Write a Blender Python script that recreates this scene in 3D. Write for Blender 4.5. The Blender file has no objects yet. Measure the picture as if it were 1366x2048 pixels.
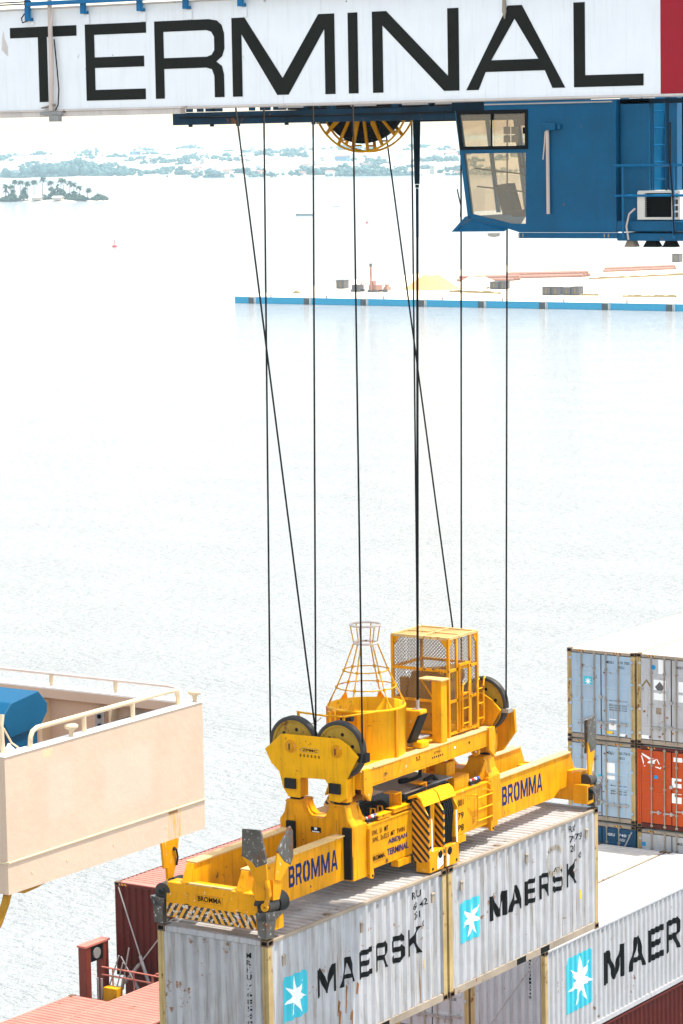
import bpy, bmesh, math, random
import numpy as np
from mathutils import Vector, Matrix
from mathutils.geometry import tessellate_polygon
R = random.Random(7)
rad = math.radians
sc = bpy.context.scene
col = sc.collection

# ------------------------------------------------------------------ camera
# metres; X runs along the crane boom, Y along the held containers, Z up, water level at 0
CAM = Vector((29.535, -42.18, 42.0))
yaw, pitch, roll = rad(33.406), rad(7.081), rad(-1.009)
fw = Vector((-math.sin(yaw) * math.cos(pitch), math.cos(yaw) * math.cos(pitch), -math.sin(pitch)))
rt = Vector((math.cos(yaw), math.sin(yaw), 0)); up = rt.cross(fw)
r2 = rt * math.cos(roll) + up * math.sin(roll); u2 = -rt * math.sin(roll) + up * math.cos(roll)
cd = bpy.data.cameras.new('camera'); cam = bpy.data.objects.new('camera', cd); col.objects.link(cam)
M = Matrix((r2, u2, -fw)).transposed().to_4x4(); M.translation = CAM; cam.matrix_world = M
cd.sensor_fit = 'VERTICAL'; cd.sensor_height = 36; cd.lens = 36 * 5991.45 / 2048
cd.clip_start = 0.5; cd.clip_end = 60000
sc.camera = cam

# ------------------------------------------------------------------ sky, sun, exposure
SUN = Vector((0.27, 0.19, 0.94)).normalized()
w = bpy.data.worlds.new('World'); sc.world = w; w.use_nodes = True
nt = w.node_tree; bg = nt.nodes['Background']
sky = nt.nodes.new('ShaderNodeTexSky'); sky.sky_type = 'NISHITA'; sky.sun_disc = False
sky.sun_elevation = math.asin(SUN.z); sky.sun_rotation = math.atan2(SUN.x, SUN.y)
sky.altitude = 0; sky.air_density = 1.6; sky.dust_density = 1.0; sky.ozone_density = 0.3
hs = nt.nodes.new('ShaderNodeHueSaturation'); hs.inputs['Saturation'].default_value = 0.55   # milky tropical haze
nt.links.new(sky.outputs[0], hs.inputs['Color']); nt.links.new(hs.outputs[0], bg.inputs[0]); bg.inputs[1].default_value = 0.135
sd = bpy.data.lights.new('sun', 'SUN'); sun = bpy.data.objects.new('sun', sd); col.objects.link(sun)
sd.energy = 3.3; sd.angle = rad(0.53); sd.color = (1.0, 0.95, 0.86)
sun.rotation_euler = SUN.to_track_quat('Z', 'Y').to_euler(); sun.location = (20, -20, 80)
vs = sc.view_settings; vs.view_transform = 'Standard'; vs.look = 'None'; vs.gamma = 1; vs.use_curve_mapping = False
vs.exposure = 1.34
sc.cycles.volume_bounces = 1; sc.cycles.max_bounces = 8; sc.cycles.transparent_max_bounces = 12

# ------------------------------------------------------------------ materials
MATS = {}
def newmat(name):
    m = bpy.data.materials.new(name); m.use_nodes = True
    MATS[name] = m; return m, m.node_tree, m.node_tree.nodes['Principled BSDF']
def N(nt, t, **k):
    n = nt.nodes.new(t)
    for a, v in k.items(): setattr(n, a, v)
    return n
def mixc(nt, fac, a, b):
    n = N(nt, 'ShaderNodeMix', data_type='RGBA')
    for s, v in ((n.inputs[0], fac), (n.inputs[6], a), (n.inputs[7], b)):
        if hasattr(v, 'is_output'): nt.links.new(v, s)
        else: s.default_value = v if not isinstance(v, tuple) else (*v[:3], 1)
    return n.outputs[2]
def ramp(nt, src, lo, hi):
    n = N(nt, 'ShaderNodeMapRange'); n.clamp = True
    nt.links.new(src, n.inputs[0]); n.inputs[1].default_value = lo; n.inputs[2].default_value = hi
    return n.outputs[0]
def mth(nt, op, a, b=0.0):
    n = N(nt, 'ShaderNodeMath', operation=op)
    for s, v in ((n.inputs[0], a), (n.inputs[1], b)):
        if hasattr(v, 'is_output'): nt.links.new(v, s)
        else: s.default_value = v
    return n.outputs[0]
def noise(nt, co, scale, detail=4, sc3=None, off=(0, 0, 0), rough=0.55):
    if sc3 or off != (0, 0, 0):
        mp = N(nt, 'ShaderNodeMapping'); nt.links.new(co, mp.inputs[0]); mp.inputs[3].default_value = sc3 or (1, 1, 1)
        mp.inputs[1].default_value = off; co = mp.outputs[0]
    n = N(nt, 'ShaderNodeTexNoise'); nt.links.new(co, n.inputs['Vector'])
    n.inputs['Scale'].default_value = scale; n.inputs['Detail'].default_value = detail; n.inputs['Roughness'].default_value = rough
    return n.outputs[0]
RUST = (0.17, 0.065, 0.02)
def paint(name, c, rough=0.45, var=0.12, rust=0.0, streak=0.0, runs=0.0, dirt=(0.16, 0.12, 0.08), rustcol=RUST, rscale=7, metal=0.0, chips=0.0, chipcol=(0.75, 0.73, 0.7), bump=0.15):
    """worn painted steel: tonal mottling, vertical dirt runs, rust blooms, bright chips"""
    m, nt, b = newmat(name)
    co = N(nt, 'ShaderNodeTexCoord').outputs['Object']
    o = (R.uniform(-30, 30), R.uniform(-30, 30), R.uniform(-30, 30))
    n1 = noise(nt, co, 1.7, 5, off=o)
    cc = mixc(nt, ramp(nt, n1, 0.3, 0.72), tuple(x * (1 - var) for x in c), tuple(min(1, x * (1 + var)) for x in c))
    if streak > 0:
        n2 = noise(nt, co, 3.2, 5, sc3=(4.5, 4.5, 0.35), off=o)
        f = mth(nt, 'MULTIPLY', ramp(nt, n2, 0.5, 0.78), streak)
        cc = mixc(nt, f, cc, dirt)
    if runs > 0:
        n6 = noise(nt, co, 4.2, 4, sc3=(5.5, 5.5, 0.16), off=(o[2], o[0], o[1])); n7 = noise(nt, co, 0.9, 2, off=o)
        cc = mixc(nt, mth(nt, 'MULTIPLY', mth(nt, 'MULTIPLY', ramp(nt, n6, 0.60, 0.70), ramp(nt, n7, 0.42, 0.6)), runs), cc, (0.24, 0.13, 0.055))
    rg = None
    if rust > 0:
        n3 = noise(nt, co, rscale, 8, off=o, rough=0.68); n4 = noise(nt, co, rscale * 0.22, 2, off=o)
        f = mth(nt, 'ADD', n3, mth(nt, 'MULTIPLY', mth(nt, 'SUBTRACT', n4, 0.5), 0.6))
        f = ramp(nt, f, 0.74 - rust * 0.32, 0.80 - rust * 0.30)
        cc = mixc(nt, f, cc, rustcol); rg = f
    if chips > 0:
        n5 = noise(nt, co, 16, 6, off=(o[1], o[2], o[0]), rough=0.75, sc3=(1, 1, 0.55))
        cc = mixc(nt, ramp(nt, n5, 0.70 - chips * 0.25, 0.72 - chips * 0.25), cc, chipcol)
    nt.links.new(cc, b.inputs['Base Color'])
    b.inputs['Specular IOR Level'].default_value = 0.08 if ('print' in name or 'black' in name or name in ('rubber', 'rope', 'dark', 'blue_dark')) else (0.10 if 'yellow' in name else 0.2)
    r = N(nt, 'ShaderNodeMapRange'); nt.links.new(n1, r.inputs[0])
    r.inputs[3].default_value = max(0.05, rough - 0.1); r.inputs[4].default_value = min(1, rough + 0.18)
    nt.links.new(r.outputs[0], b.inputs['Roughness']); b.inputs['Metallic'].default_value = metal
    if bump:
        bp = N(nt, 'ShaderNodeBump'); bp.inputs['Strength'].default_value = bump; bp.inputs['Distance'].default_value = 0.02
        nt.links.new(noise(nt, co, 9, 4, off=o), bp.inputs['Height']); nt.links.new(bp.outputs[0], b.inputs['Normal'])
    return m
def hazard(name, ax, slope, freq, chips=0.3, chevron=False):
    """yellow and black stripes printed on a plate: ax = (u,v) axes of the object's own coordinates"""
    m, nt, b = newmat(name)
    co = N(nt, 'ShaderNodeTexCoord').outputs['Object']
    sp = N(nt, 'ShaderNodeSeparateXYZ'); nt.links.new(co, sp.inputs[0])
    s = mth(nt, 'ADD', mth(nt, 'MULTIPLY', mth(nt, 'ABSOLUTE', sp.outputs[ax[0]]) if chevron else sp.outputs[ax[0]], freq), mth(nt, 'MULTIPLY', sp.outputs[ax[1]], slope * freq))
    f = mth(nt, 'FRACT', mth(nt, 'ADD', s, 100.0))
    cc = mixc(nt, mth(nt, 'GREATER_THAN', f, 0.5), (0.012, 0.012, 0.012), YEL)
    if chips:
        n5 = noise(nt, co, 11, 7, rough=0.72, off=(3, 1, 2)); n6 = noise(nt, co, 30, 3, off=(9, 1, 2))
        cc = mixc(nt, ramp(nt, n5, 0.66 - chips * 0.3, 0.68 - chips * 0.3), cc, mixc(nt, n6, (0.8, 0.78, 0.74), (0.35, 0.3, 0.25)))
    nt.links.new(cc, b.inputs['Base Color']); b.inputs['Roughness'].default_value = 0.5
    return m
YEL = (0.72, 0.295, 0.001)
paint('yellow', YEL, 0.42, 0.20, runs=0.5, rust=0.2, streak=0.75, chips=0.10, chipcol=(0.035, 0.022, 0.012), dirt=(0.26, 0.10, 0.006), rscale=9, rustcol=(0.12, 0.05, 0.015))
paint('yellow_clean', (0.82, 0.395, 0.001), 0.36, 0.12, rust=0.16, runs=0.3, streak=0.45, chips=0.07, chipcol=(0.04, 0.025, 0.012), dirt=(0.32, 0.14, 0.008), rscale=12, rustcol=(0.1, 0.05, 0.02))
paint('yellow_worn', (0.66, 0.28, 0.002), 0.45, 0.15, rust=0.22, streak=0.4, dirt=(0.22, 0.11, 0.02), rscale=9, chips=0.25)
paint('yellow_lit_top', (0.62, 0.40, 0.16), 0.6, 0.2, rust=0.3, streak=0.0, chips=0.3)  # paler copy of the yellow: overexposed sun on upward faces put into the colour
paint('yellow_wire', (0.62, 0.30, 0.006), 0.5, 0.2, rust=0.35, rscale=4)
paint('mesh_wire', (0.22, 0.15, 0.09), 0.6, 0.2, rust=0.3)
paint('ochre', (0.36, 0.17, 0.01), 0.6, 0.2, rust=0.3, streak=0.4, dirt=(0.1, 0.05, 0.01))
paint('steel_worn', (0.11, 0.10, 0.09), 0.36, 0.4, rust=0.42, rscale=8, metal=0.55, chips=0.42, chipcol=(0.55, 0.53, 0.5))
paint('black_steel', (0.018, 0.018, 0.018), 0.5, 0.3, rust=0.12)
paint('rubber', (0.012, 0.012, 0.012), 0.6, 0.2, bump=0.05)
paint('plate_grey', (0.32, 0.31, 0.30), 0.5, 0.2, rust=0.2, streak=0.2, metal=0.2)
paint('sheave', (0.40, 0.24, 0.02), 0.5, 0.2, rust=0.3, dirt=(0.03, 0.025, 0.02), streak=0.4)
paint('grease', (0.045, 0.04, 0.035), 0.35, 0.3, rust=0.1)
paint('boom_white', (0.82, 0.82, 0.82), 0.35, 0.03, rust=0.04, runs=0.12, streak=0.16, dirt=(0.5, 0.48, 0.45), rscale=5, bump=0.05)
paint('boom_red', (0.33, 0.006, 0.018), 0.35, 0.06, streak=0.05, dirt=(0.2, 0.02, 0.03), bump=0.05)
paint('letter_black', (0.012, 0.012, 0.009), 0.42, 0.25, chips=0.06, chipcol=(0.06, 0.06, 0.055), bump=0.05)
paint('flange', (0.62, 0.55, 0.50), 0.5, 0.12, rust=0.18, streak=0.2)
paint('blue', (0.001, 0.090, 0.20), 0.4, 0.14, rust=0.08, streak=0.15, dirt=(0.01, 0.03, 0.06), rscale=11)
paint('blue_bright', (0.002, 0.13, 0.30), 0.4, 0.12, rust=0.04)
paint('blue_dark', (0.002, 0.014, 0.028), 0.45, 0.3, rust=0.15, streak=0.3, dirt=(0.01, 0.01, 0.01))
paint('blue_mid', (0.002, 0.030, 0.062), 0.5, 0.35, rust=0.2, streak=0.5, dirt=(0.008, 0.008, 0.008))
paint('beige', (0.545, 0.395, 0.29), 0.42, 0.04, streak=0.06, dirt=(0.42, 0.26, 0.12), bump=0.3)
paint('beige_shell', (0.545, 0.395, 0.29), 0.42, 0.04, streak=0.06, dirt=(0.42, 0.26, 0.12), bump=0.3)
paint('beige_rail', (0.60, 0.46, 0.30), 0.4, 0.05, bump=0.0)
paint('white_cap', (0.84, 0.81, 0.76), 0.4, 0.05)
paint('blue_tarp', (0.001, 0.075, 0.16), 0.5, 0.08)
paint('pipe_white', (0.58, 0.47, 0.41), 0.45, 0.1, rust=0.06)
paint('dark', (0.008, 0.008, 0.008), 0.6, 0.1, bump=0)
paint('ivory', (0.72, 0.68, 0.62), 0.45, 0.08, rust=0.03)
paint('white_print', (0.82, 0.82, 0.80), 0.5, 0.05, bump=0)
paint('black_print', (0.006, 0.006, 0.006), 0.6, 0.1, bump=0)
paint('stain', (0.36, 0.31, 0.25), 0.7, 0.2, bump=0)
paint('navy_print', (0.006, 0.02, 0.10), 0.45, 0.1, bump=0)
paint('teal_print', (0.06, 0.46, 0.56), 0.5, 0.06, bump=0, rust=0.03)
paint('blue_print', (0.01, 0.25, 0.55), 0.5, 0.06, bump=0)
paint('yellow_print', (0.75, 0.48, 0.03), 0.5, 0.1, bump=0)
paint('rust_print', (0.28, 0.12, 0.04), 0.7, 0.3, bump=0)
paint('lamp_red', (0.65, 0.05, 0.03), 0.3, 0.02, bump=0)
paint('lamp_blue', (0.03, 0.10, 0.5), 0.3, 0.02, bump=0)
# container paints
paint('cont_grey', (0.40, 0.395, 0.405), 0.5, 0.12, rust=0.2, runs=0.9, streak=0.85, dirt=(0.22, 0.175, 0.12), rscale=6, rustcol=(0.22, 0.10, 0.035))
paint('cont_grey_roof', (0.34, 0.325, 0.31), 0.65, 0.25, rust=0.24, streak=0.0, rscale=3, rustcol=(0.15, 0.10, 0.06))
paint('cont_post', (0.42, 0.30, 0.13), 0.6, 0.22, rust=0.42, streak=0.5, dirt=(0.24, 0.12, 0.03), rscale=5)
paint('cont_rail', (0.30, 0.24, 0.18), 0.6, 0.2, rust=0.35, rscale=4)
paint('cont_cast', (0.14, 0.085, 0.045), 0.6, 0.3, rust=0.55, rscale=6)
paint('cont_ltblue', (0.32, 0.42, 0.51), 0.5, 0.08, rust=0.22, runs=0.6, streak=0.2, dirt=(0.25, 0.22, 0.18), rscale=5)
paint('cont_grey2', (0.43, 0.425, 0.43), 0.5, 0.08, rust=0.20, runs=0.6, streak=0.5, dirt=(0.25, 0.2, 0.15), rscale=5)
paint('cont_orange', (0.44, 0.055, 0.003), 0.5, 0.08, rust=0.05, streak=0.15, dirt=(0.2, 0.03, 0.01))
paint('cont_navy', (0.006, 0.06, 0.13), 0.5, 0.12, rust=0.12, streak=0.2)
paint('cont_maroon', (0.085, 0.010, 0.005), 0.5, 0.12, rust=0.1, streak=0.25, dirt=(0.05, 0.01, 0.008))
paint('cont_maroon_lit', (0.40, 0.16, 0.12), 0.6, 0.12, rust=0.12, rscale=3)  # maroon lightened to pink: strong sun on the roofs painted into the colour
paint('cont_whiteroof_lit', (0.66, 0.63, 0.58), 0.6, 0.1, rust=0.06, rscale=3)  # blown-out sunlight on the roofs painted in as white
paint('cont_beigeroof', (0.52, 0.46, 0.40), 0.6, 0.12, rust=0.12, rscale=3)
paint('lash_red', (0.16, 0.03, 0.018), 0.5, 0.15, rust=0.15)
paint('lash_pink', (0.45, 0.14, 0.10), 0.5, 0.15, rust=0.1)
paint('galv', (0.36, 0.34, 0.32), 0.45, 0.2, rust=0.15, metal=0.4)
paint('rope', (0.010, 0.009, 0.008), 0.5, 0.2, bump=0)
paint('sand', (0.66, 0.56, 0.42), 0.9, 0.2, bump=0.2)
paint('sand_orange', (0.54, 0.33, 0.13), 0.9, 0.12, bump=0.3)
paint('quay_blue', (0.001, 0.30, 0.50), 0.5, 0.1)
paint('fender', (0.05, 0.052, 0.055), 0.7, 0.2)
paint('site_grey', (0.11, 0.10, 0.10), 0.7, 0.2)
paint('site_rust', (0.36, 0.19, 0.14), 0.8, 0.2)
paint('site_brown', (0.20, 0.14, 0.05), 0.8, 0.2)
paint('palm_trunk', (0.10, 0.075, 0.055), 0.9, 0.2)
paint('palm_leaf', (0.035, 0.055, 0.02), 0.7, 0.3)
paint('bush', (0.045, 0.065, 0.025), 0.8, 0.4)
paint('far_tree', (0.06, 0.11, 0.095), 0.8, 0.4, bump=0)  # distance haze mixed into the leaf colour as a pale blue tint
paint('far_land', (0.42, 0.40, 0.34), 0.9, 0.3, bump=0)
paint('town_white', (0.72, 0.70, 0.66), 0.8, 0.1, bump=0)
paint('town_tan', (0.50, 0.42, 0.33), 0.8, 0.1, bump=0)
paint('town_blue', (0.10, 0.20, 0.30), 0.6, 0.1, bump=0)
paint('town_roof', (0.30, 0.15, 0.10), 0.8, 0.1, bump=0)
paint('boat_hull', (0.03, 0.12, 0.14), 0.6, 0.1, bump=0)
paint('buoy_red', (0.55, 0.03, 0.03), 0.5, 0.1, bump=0)
paint('seat_dark', (0.05, 0.045, 0.035), 0.7, 0.1, bump=0)
paint('maroon_plate', (0.22, 0.05, 0.03), 0.6, 0.1, bump=0)
paint('hull_paint', (0.02, 0.035, 0.06), 0.5, 0.1)
hazard('hazard_end', (0, 2), 0.62, 7.2, 0.38, True)
hazard('hazard_twin', (0, 2), 1.0, 6.6, 0.05)
hazard('hazard_corner', (0, 2), 0.9, 9.0, 0.1)
hazard('hazard_edge', (1, 2), 1.0, 9.0, 0.1)
def mk_glass():
    m, nt, b = newmat('glass')
    t = N(nt, 'ShaderNodeBsdfTransparent'); t.inputs[0].default_value = (0.95, 0.88, 0.79, 1)
    d = N(nt, 'ShaderNodeBsdfDiffuse'); d.inputs[0].default_value = (0.22, 0.19, 0.15, 1)
    g = N(nt, 'ShaderNodeBsdfGlossy'); g.inputs['Roughness'].default_value = 0.06
    mx = N(nt, 'ShaderNodeMixShader'); mx.inputs[0].default_value = 0.10
    nt.links.new(t.outputs[0], mx.inputs[1]); nt.links.new(d.outputs[0], mx.inputs[2])
    m2 = N(nt, 'ShaderNodeMixShader'); m2.inputs[0].default_value = 0.09
    nt.links.new(mx.outputs[0], m2.inputs[1]); nt.links.new(g.outputs[0], m2.inputs[2])
    nt.links.new(m2.outputs[0], nt.nodes['Material Output'].inputs[0])
mk_glass()
def mk_water():
    m, nt, b = newmat('water')
    co = N(nt, 'ShaderNodeTexCoord').outputs['Object']
    b.inputs['Base Color'].default_value = (0.325, 0.335, 0.336, 1); b.inputs['Roughness'].default_value = 0.10
    b.inputs['IOR'].default_value = 1.333
    n1 = noise(nt, co, 1.15, 5, sc3=(0.75, 1.25, 1), rough=0.6)
    n2 = noise(nt, co, 0.06, 3, sc3=(1.0, 1.5, 1), off=(40, 7, 0))
    n3 = noise(nt, co, 0.09, 3, sc3=(0.7, 1.3, 1), off=(11, 3, 0)); n4 = noise(nt, co, 3.4, 3, sc3=(0.8, 1.3, 1), off=(5, 9, 0))
    amp = mth(nt, 'ADD', mth(nt, 'MULTIPLY', ramp(nt, n3, 0.3, 0.7), 0.35), 0.8)
    h = mth(nt, 'ADD', mth(nt, 'MULTIPLY', mth(nt, 'ADD', mth(nt, 'MULTIPLY', n1, 0.80), mth(nt, 'MULTIPLY', n4, 0.2)), amp), mth(nt, 'MULTIPLY', n2, 1.1))
    bp = N(nt, 'ShaderNodeBump'); bp.inputs['Strength'].default_value = 1.0; bp.inputs['Distance'].default_value = 1.5
    nt.links.new(h, bp.inputs['Height']); nt.links.new(bp.outputs[0], b.inputs['Normal'])
mk_water()
# stains with a shape of their own on the ship's wing wall
def wing_stains():
    m = MATS['beige_shell']; nt = m.node_tree; b = nt.nodes['Principled BSDF']
    src = b.inputs['Base Color'].links[0].from_socket
    co = N(nt, 'ShaderNodeTexCoord').outputs['Object']
    sp = N(nt, 'ShaderNodeSeparateXYZ'); nt.links.new(co, sp.inputs[0])
    def box(y0, y1, z0, z1, s=0.03):
        a = mth(nt, 'MULTIPLY', ramp(nt, sp.outputs[1], y0 - s, y0 + s), ramp(nt, sp.outputs[1], y1 + s, y1 - s))
        c = mth(nt, 'MULTIPLY', ramp(nt, sp.outputs[2], z0 - s, z0 + s), ramp(nt, sp.outputs[2], z1 + s, z1 - s))
        return mth(nt, 'MULTIPLY', a, c)
    nz = ramp(nt, noise(nt, co, 4, 5, sc3=(6, 6, 0.6)), 0.42, 0.62)
    cc = mixc(nt, mth(nt, 'MULTIPLY', mth(nt, 'MULTIPLY', box(3.80, 4.10, -0.02, 0.47, 0.05), nz), 1.0), src, (0.55, 0.28, 0.04))
    cc = mixc(nt, mth(nt, 'MULTIPLY', box(3.80, 4.02, 0.395, 0.44, 0.012), 0.9), cc, (0.25, 0.10, 0.02))
    cc = mixc(nt, mth(nt, 'MULTIPLY', box(2.25, 3.4, 0.75, 1.6, 0.08), 0.22), cc, (0.66, 0.50, 0.43))
    cc = mixc(nt, mth(nt, 'MULTIPLY', box(0.95, 1.5, 0.9, 1.7, 0.08), 0.22), cc, (0.66, 0.50, 0.43))
    cc = mixc(nt, mth(nt, 'MULTIPLY', box(0.85, 1.05, 1.82, 1.93, 0.015), 0.6), cc, (0.66, 0.48, 0.26))
    nt.links.new(cc, b.inputs['Base Color'])
wing_stains()

# ------------------------------------------------------------------ mesh helpers (world coordinates; the parent's base point is subtracted on build)
class MB:
    def __init__(s): s.v = []; s.f = []; s.mi = []; s.cur = 0
    def add(s, vs, fs):
        o = len(s.v); s.v += [tuple(p) for p in vs]
        for f in fs: s.f.append([i + o for i in f]); s.mi.append(s.cur)
        return s
    def box(s, x0, x1, y0, y1, z0, z1):
        v = [(x, y, z) for z in (z0, z1) for y in (y0, y1) for x in (x0, x1)]
        return s.add(v, [(0, 2, 3, 1), (4, 5, 7, 6), (0, 1, 5, 4), (2, 6, 7, 3), (0, 4, 6, 2), (1, 3, 7, 5)])
    def hexa(s, lo, hi):          # two quads (4 points each)
        return s.add(list(lo) + list(hi), [(3, 2, 1, 0), (4, 5, 6, 7)] + [(i, (i + 1) % 4, 4 + (i + 1) % 4, 4 + i) for i in range(4)])
    def prism(s, ax, poly, a, b, holes=()):   # polygon extruded along an axis; ax X:(y,z) Y:(x,z) Z:(x,y)
        def p3(q, t): return (t, q[0], q[1]) if ax == 'X' else ((q[0], t, q[1]) if ax == 'Y' else (q[0], q[1], t))
        rings = [list(poly)] + [list(h) for h in holes]
        flat = [q for r in rings for q in r]; n = len(flat); o = len(s.v)
        s.v += [p3(q, a) for q in flat] + [p3(q, b) for q in flat]
        if holes: tris = tessellate_polygon([[Vector((q[0], q[1], 0)) for q in r] for r in rings])
        else: tris = [tuple(range(n))]
        for t in tris:
            s.f.append([i + o for i in t]); s.mi.append(s.cur)
            s.f.append([i + o + n for i in reversed(t)]); s.mi.append(s.cur)
        k = 0
        for r in rings:
            m = len(r)
            for i in range(m):
                j = (i + 1) % m
                s.f.append([o + k + j, o + k + i, o + n + k + i, o + n + k + j]); s.mi.append(s.cur)
            k += m
        return s
    def cyl(s, p0, p1, r0, r1=None, n=12, caps=True):
        r1 = r0 if r1 is None else r1
        p0 = Vector(p0); p1 = Vector(p1); d = (p1 - p0).normalized()
        a = d.orthogonal().normalized(); b = d.cross(a)
        vs = []
        for p, r in ((p0, r0), (p1, r1)):
            for i in range(n):
                t = 2 * math.pi * i / n; vs.append(p + (a * math.cos(t) + b * math.sin(t)) * r)
        fs = [(i, (i + 1) % n, n + (i + 1) % n, n + i) for i in range(n)]
        if caps: fs += [tuple(reversed(range(n))), tuple(range(n, 2 * n))]
        return s.add(vs, fs)
    def tube(s, pts, r, n=6, closed=False):
        pts = [Vector(p) for p in pts]; m = len(pts); vs = []; pa = None
        for i, p in enumerate(pts):
            if closed: d = pts[(i + 1) % m] - pts[i - 1]
            else: d = pts[min(i + 1, m - 1)] - pts[max(i - 1, 0)]
            d.normalize()
            a = d.orthogonal().normalized() if pa is None else (pa - d * pa.dot(d)).normalized()
            pa = a; b = d.cross(a)
            vs += [p + (a * math.cos(2 * math.pi * k / n) + b * math.sin(2 * math.pi * k / n)) * r for k in range(n)]
        fs = []
        for i in range(m if closed else m - 1):
            j = (i + 1) % m
            fs += [(i * n + k, i * n + (k + 1) % n, j * n + (k + 1) % n, j * n + k) for k in range(n)]
        if not closed: fs += [tuple(reversed(range(n))), tuple(range((m - 1) * n, m * n))]
        return s.add(vs, fs)
    def ring(s, c, r, t, ax='Z', n=32, m=6):
        pts = []
        for i in range(n):
            a = 2 * math.pi * i / n; q = (math.cos(a) * r, math.sin(a) * r)
            pts.append({'Z': (c[0] + q[0], c[1] + q[1], c[2]), 'Y': (c[0] + q[0], c[1], c[2] + q[1]), 'X': (c[0], c[1] + q[0], c[2] + q[1])}[ax])
        return s.tube(pts, t, m, True)
    def lathe(s, c, prof, n=32, ax='Z'):      # prof: (radius, height) list
        vs = []; m = len(prof)
        for r, h in prof:
            for i in range(n):
                a = 2 * math.pi * i / n; q = (math.cos(a) * r, math.sin(a) * r)
                vs.append((c[0] + q[0], c[1] + q[1], c[2] + h) if ax == 'Z' else (c[0] + q[0], c[1] + h, c[2] + q[1]))
        fs = [(k * n + i, k * n + (i + 1) % n, (k + 1) * n + (i + 1) % n, (k + 1) * n + i) for k in range(m - 1) for i in range(n)]
        return s.add(vs, fs)
    def build(s, name, mat, parent=None, smooth=False, bevel=0.0, loc=None, fix=True):
        me = bpy.data.meshes.new(name)
        o = parent_base(parent) if parent is not None else Vector(loc or (0, 0, 0))
        me.from_pydata([(x - o[0], y - o[1], z - o[2]) for x, y, z in s.v], [], s.f)
        mats = mat if isinstance(mat, (list, tuple)) else [mat]
        for q in mats: me.materials.append(MATS[q])
        if len(mats) > 1: me.polygons.foreach_set('material_index', s.mi)
        if fix or bevel:
            bm = bmesh.new(); bm.from_mesh(me)
            if fix: bmesh.ops.recalc_face_normals(bm, faces=bm.faces)
            if bevel: bmesh.ops.bevel(bm, geom=[e for e in bm.edges if e.is_manifold and e.calc_face_angle(0) > 0.5], offset=bevel, segments=1, affect='EDGES', clamp_overlap=True)
            bm.to_mesh(me); bm.free()
        if smooth: me.polygons.foreach_set('use_smooth', [True] * len(me.polygons))
        ob = bpy.data.objects.new(name, me); col.objects.link(ob)
        if parent is not None: ob.parent = parent
        else: ob.location = o
        BASE[ob.name] = o if parent is None else parent_base(parent)
        return ob
BASE = {}
def parent_base(p): return BASE[p.name]
def thing(name, label, cat, loc, group=None):
    o = bpy.data.objects.new(name, None); col.objects.link(o); o.location = loc; o.empty_display_size = 0.3
    BASE[o.name] = Vector(loc); o['label'] = label; o['category'] = cat
    if group: o['group'] = group
    return o
def tag(o, label, cat, group=None):
    o['label'] = label; o['category'] = cat
    if group: o['group'] = group
    return o
def kind(o, k): o['kind'] = k; return o

# ---- lettering: outlines in a unit box, tessellated with their holes
def rrect(x0, y0, x1, y1, c): return [(x0 + c, y0), (x1 - c, y0), (x1, y0 + c), (x1, y1 - c), (x1 - c, y1), (x0 + c, y1), (x0, y1 - c), (x0, y0 + c)]
GL = {  # wide black capitals, each as a list of (outline, holes)
 'M': [([(0, 0), (.2, 0), (.2, .62), (.42, .05), (.58, .05), (.8, .62), (.8, 0), (1, 0), (1, 1), (.76, 1), (.5, .36), (.24, 1), (0, 1)], [])],
 'A': [([(0, 0), (.22, 0), (.3, .22), (.7, .22), (.78, 0), (1, 0), (.63, 1), (.37, 1)], [[(.36, .38), (.64, .38), (.5, .8)]])],
 'E': [([(0, 0), (1, 0), (1, .19), (.26, .19), (.26, .41), (.86, .41), (.86, .6), (.26, .6), (.26, .81), (1, .81), (1, 1), (0, 1)], [])],
 'R': [([(0, 0), (.24, 0), (.24, .36), (.52, .36), (.74, 0), (1, 0), (.78, .40), (.95, .5), (.98, .6), (.98, .84), (.84, 1), (0, 1)], [[(.24, .54), (.66, .54), (.74, .61), (.74, .76), (.66, .82), (.24, .82)]])],
 'S': [([(0, .12), (.14, 0), (.86, 0), (1, .14), (1, .46), (.86, .59), (.26, .59), (.26, .81), (.74, .81), (.74, .7), (.98, .7), (.98, .88), (.84, 1), (.14, 1), (0, .88), (0, .52), (.14, .4), (.74, .4), (.74, .19), (.26, .19), (.26, .3), (0, .3)], [])],
 'K': [([(0, 0), (.24, 0), (.24, .34), (.38, .48), (.7, 0), (1, 0), (.56, .62), (.98, 1), (.66, 1), (.24, .62), (.24, 1), (0, 1)], [])],
 'B': [([(0, 0), (.78, 0), (1, .16), (1, .4), (.86, .52), (.96, .64), (.96, .84), (.76, 1), (0, 1)], [[(.3, .18), (.62, .18), (.7, .25), (.7, .36), (.62, .43), (.3, .43)], [(.3, .6), (.6, .6), (.67, .66), (.67, .76), (.6, .82), (.3, .82)]])],
 'O': [([(.0, .22), (.24, 0), (.47, 0), (.47, .2), (.38, .2), (.3, .3), (.3, .7), (.38, .8), (.47, .8), (.47, 1), (.24, 1), (0, .78)], []), ([(1, .22), (.76, 0), (.53, 0), (.53, .2), (.62, .2), (.7, .3), (.7, .7), (.62, .8), (.53, .8), (.53, 1), (.76, 1), (1, .78)], [])],
}
def glyph_mesh(parts, fn):
    """list of (outline, holes) in 2D -> (verts, faces) through fn(u, v)"""
    V = []; F = []
    for out, holes in parts:
        rings = [out] + holes; flat = [q for r in rings for q in r]; o = len(V)
        V += [fn(*q) for q in flat]
        for t in tessellate_polygon([[Vector((q[0], q[1], 0)) for q in r] for r in rings]): F.append([i + o for i in t])
    return V, F
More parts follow.
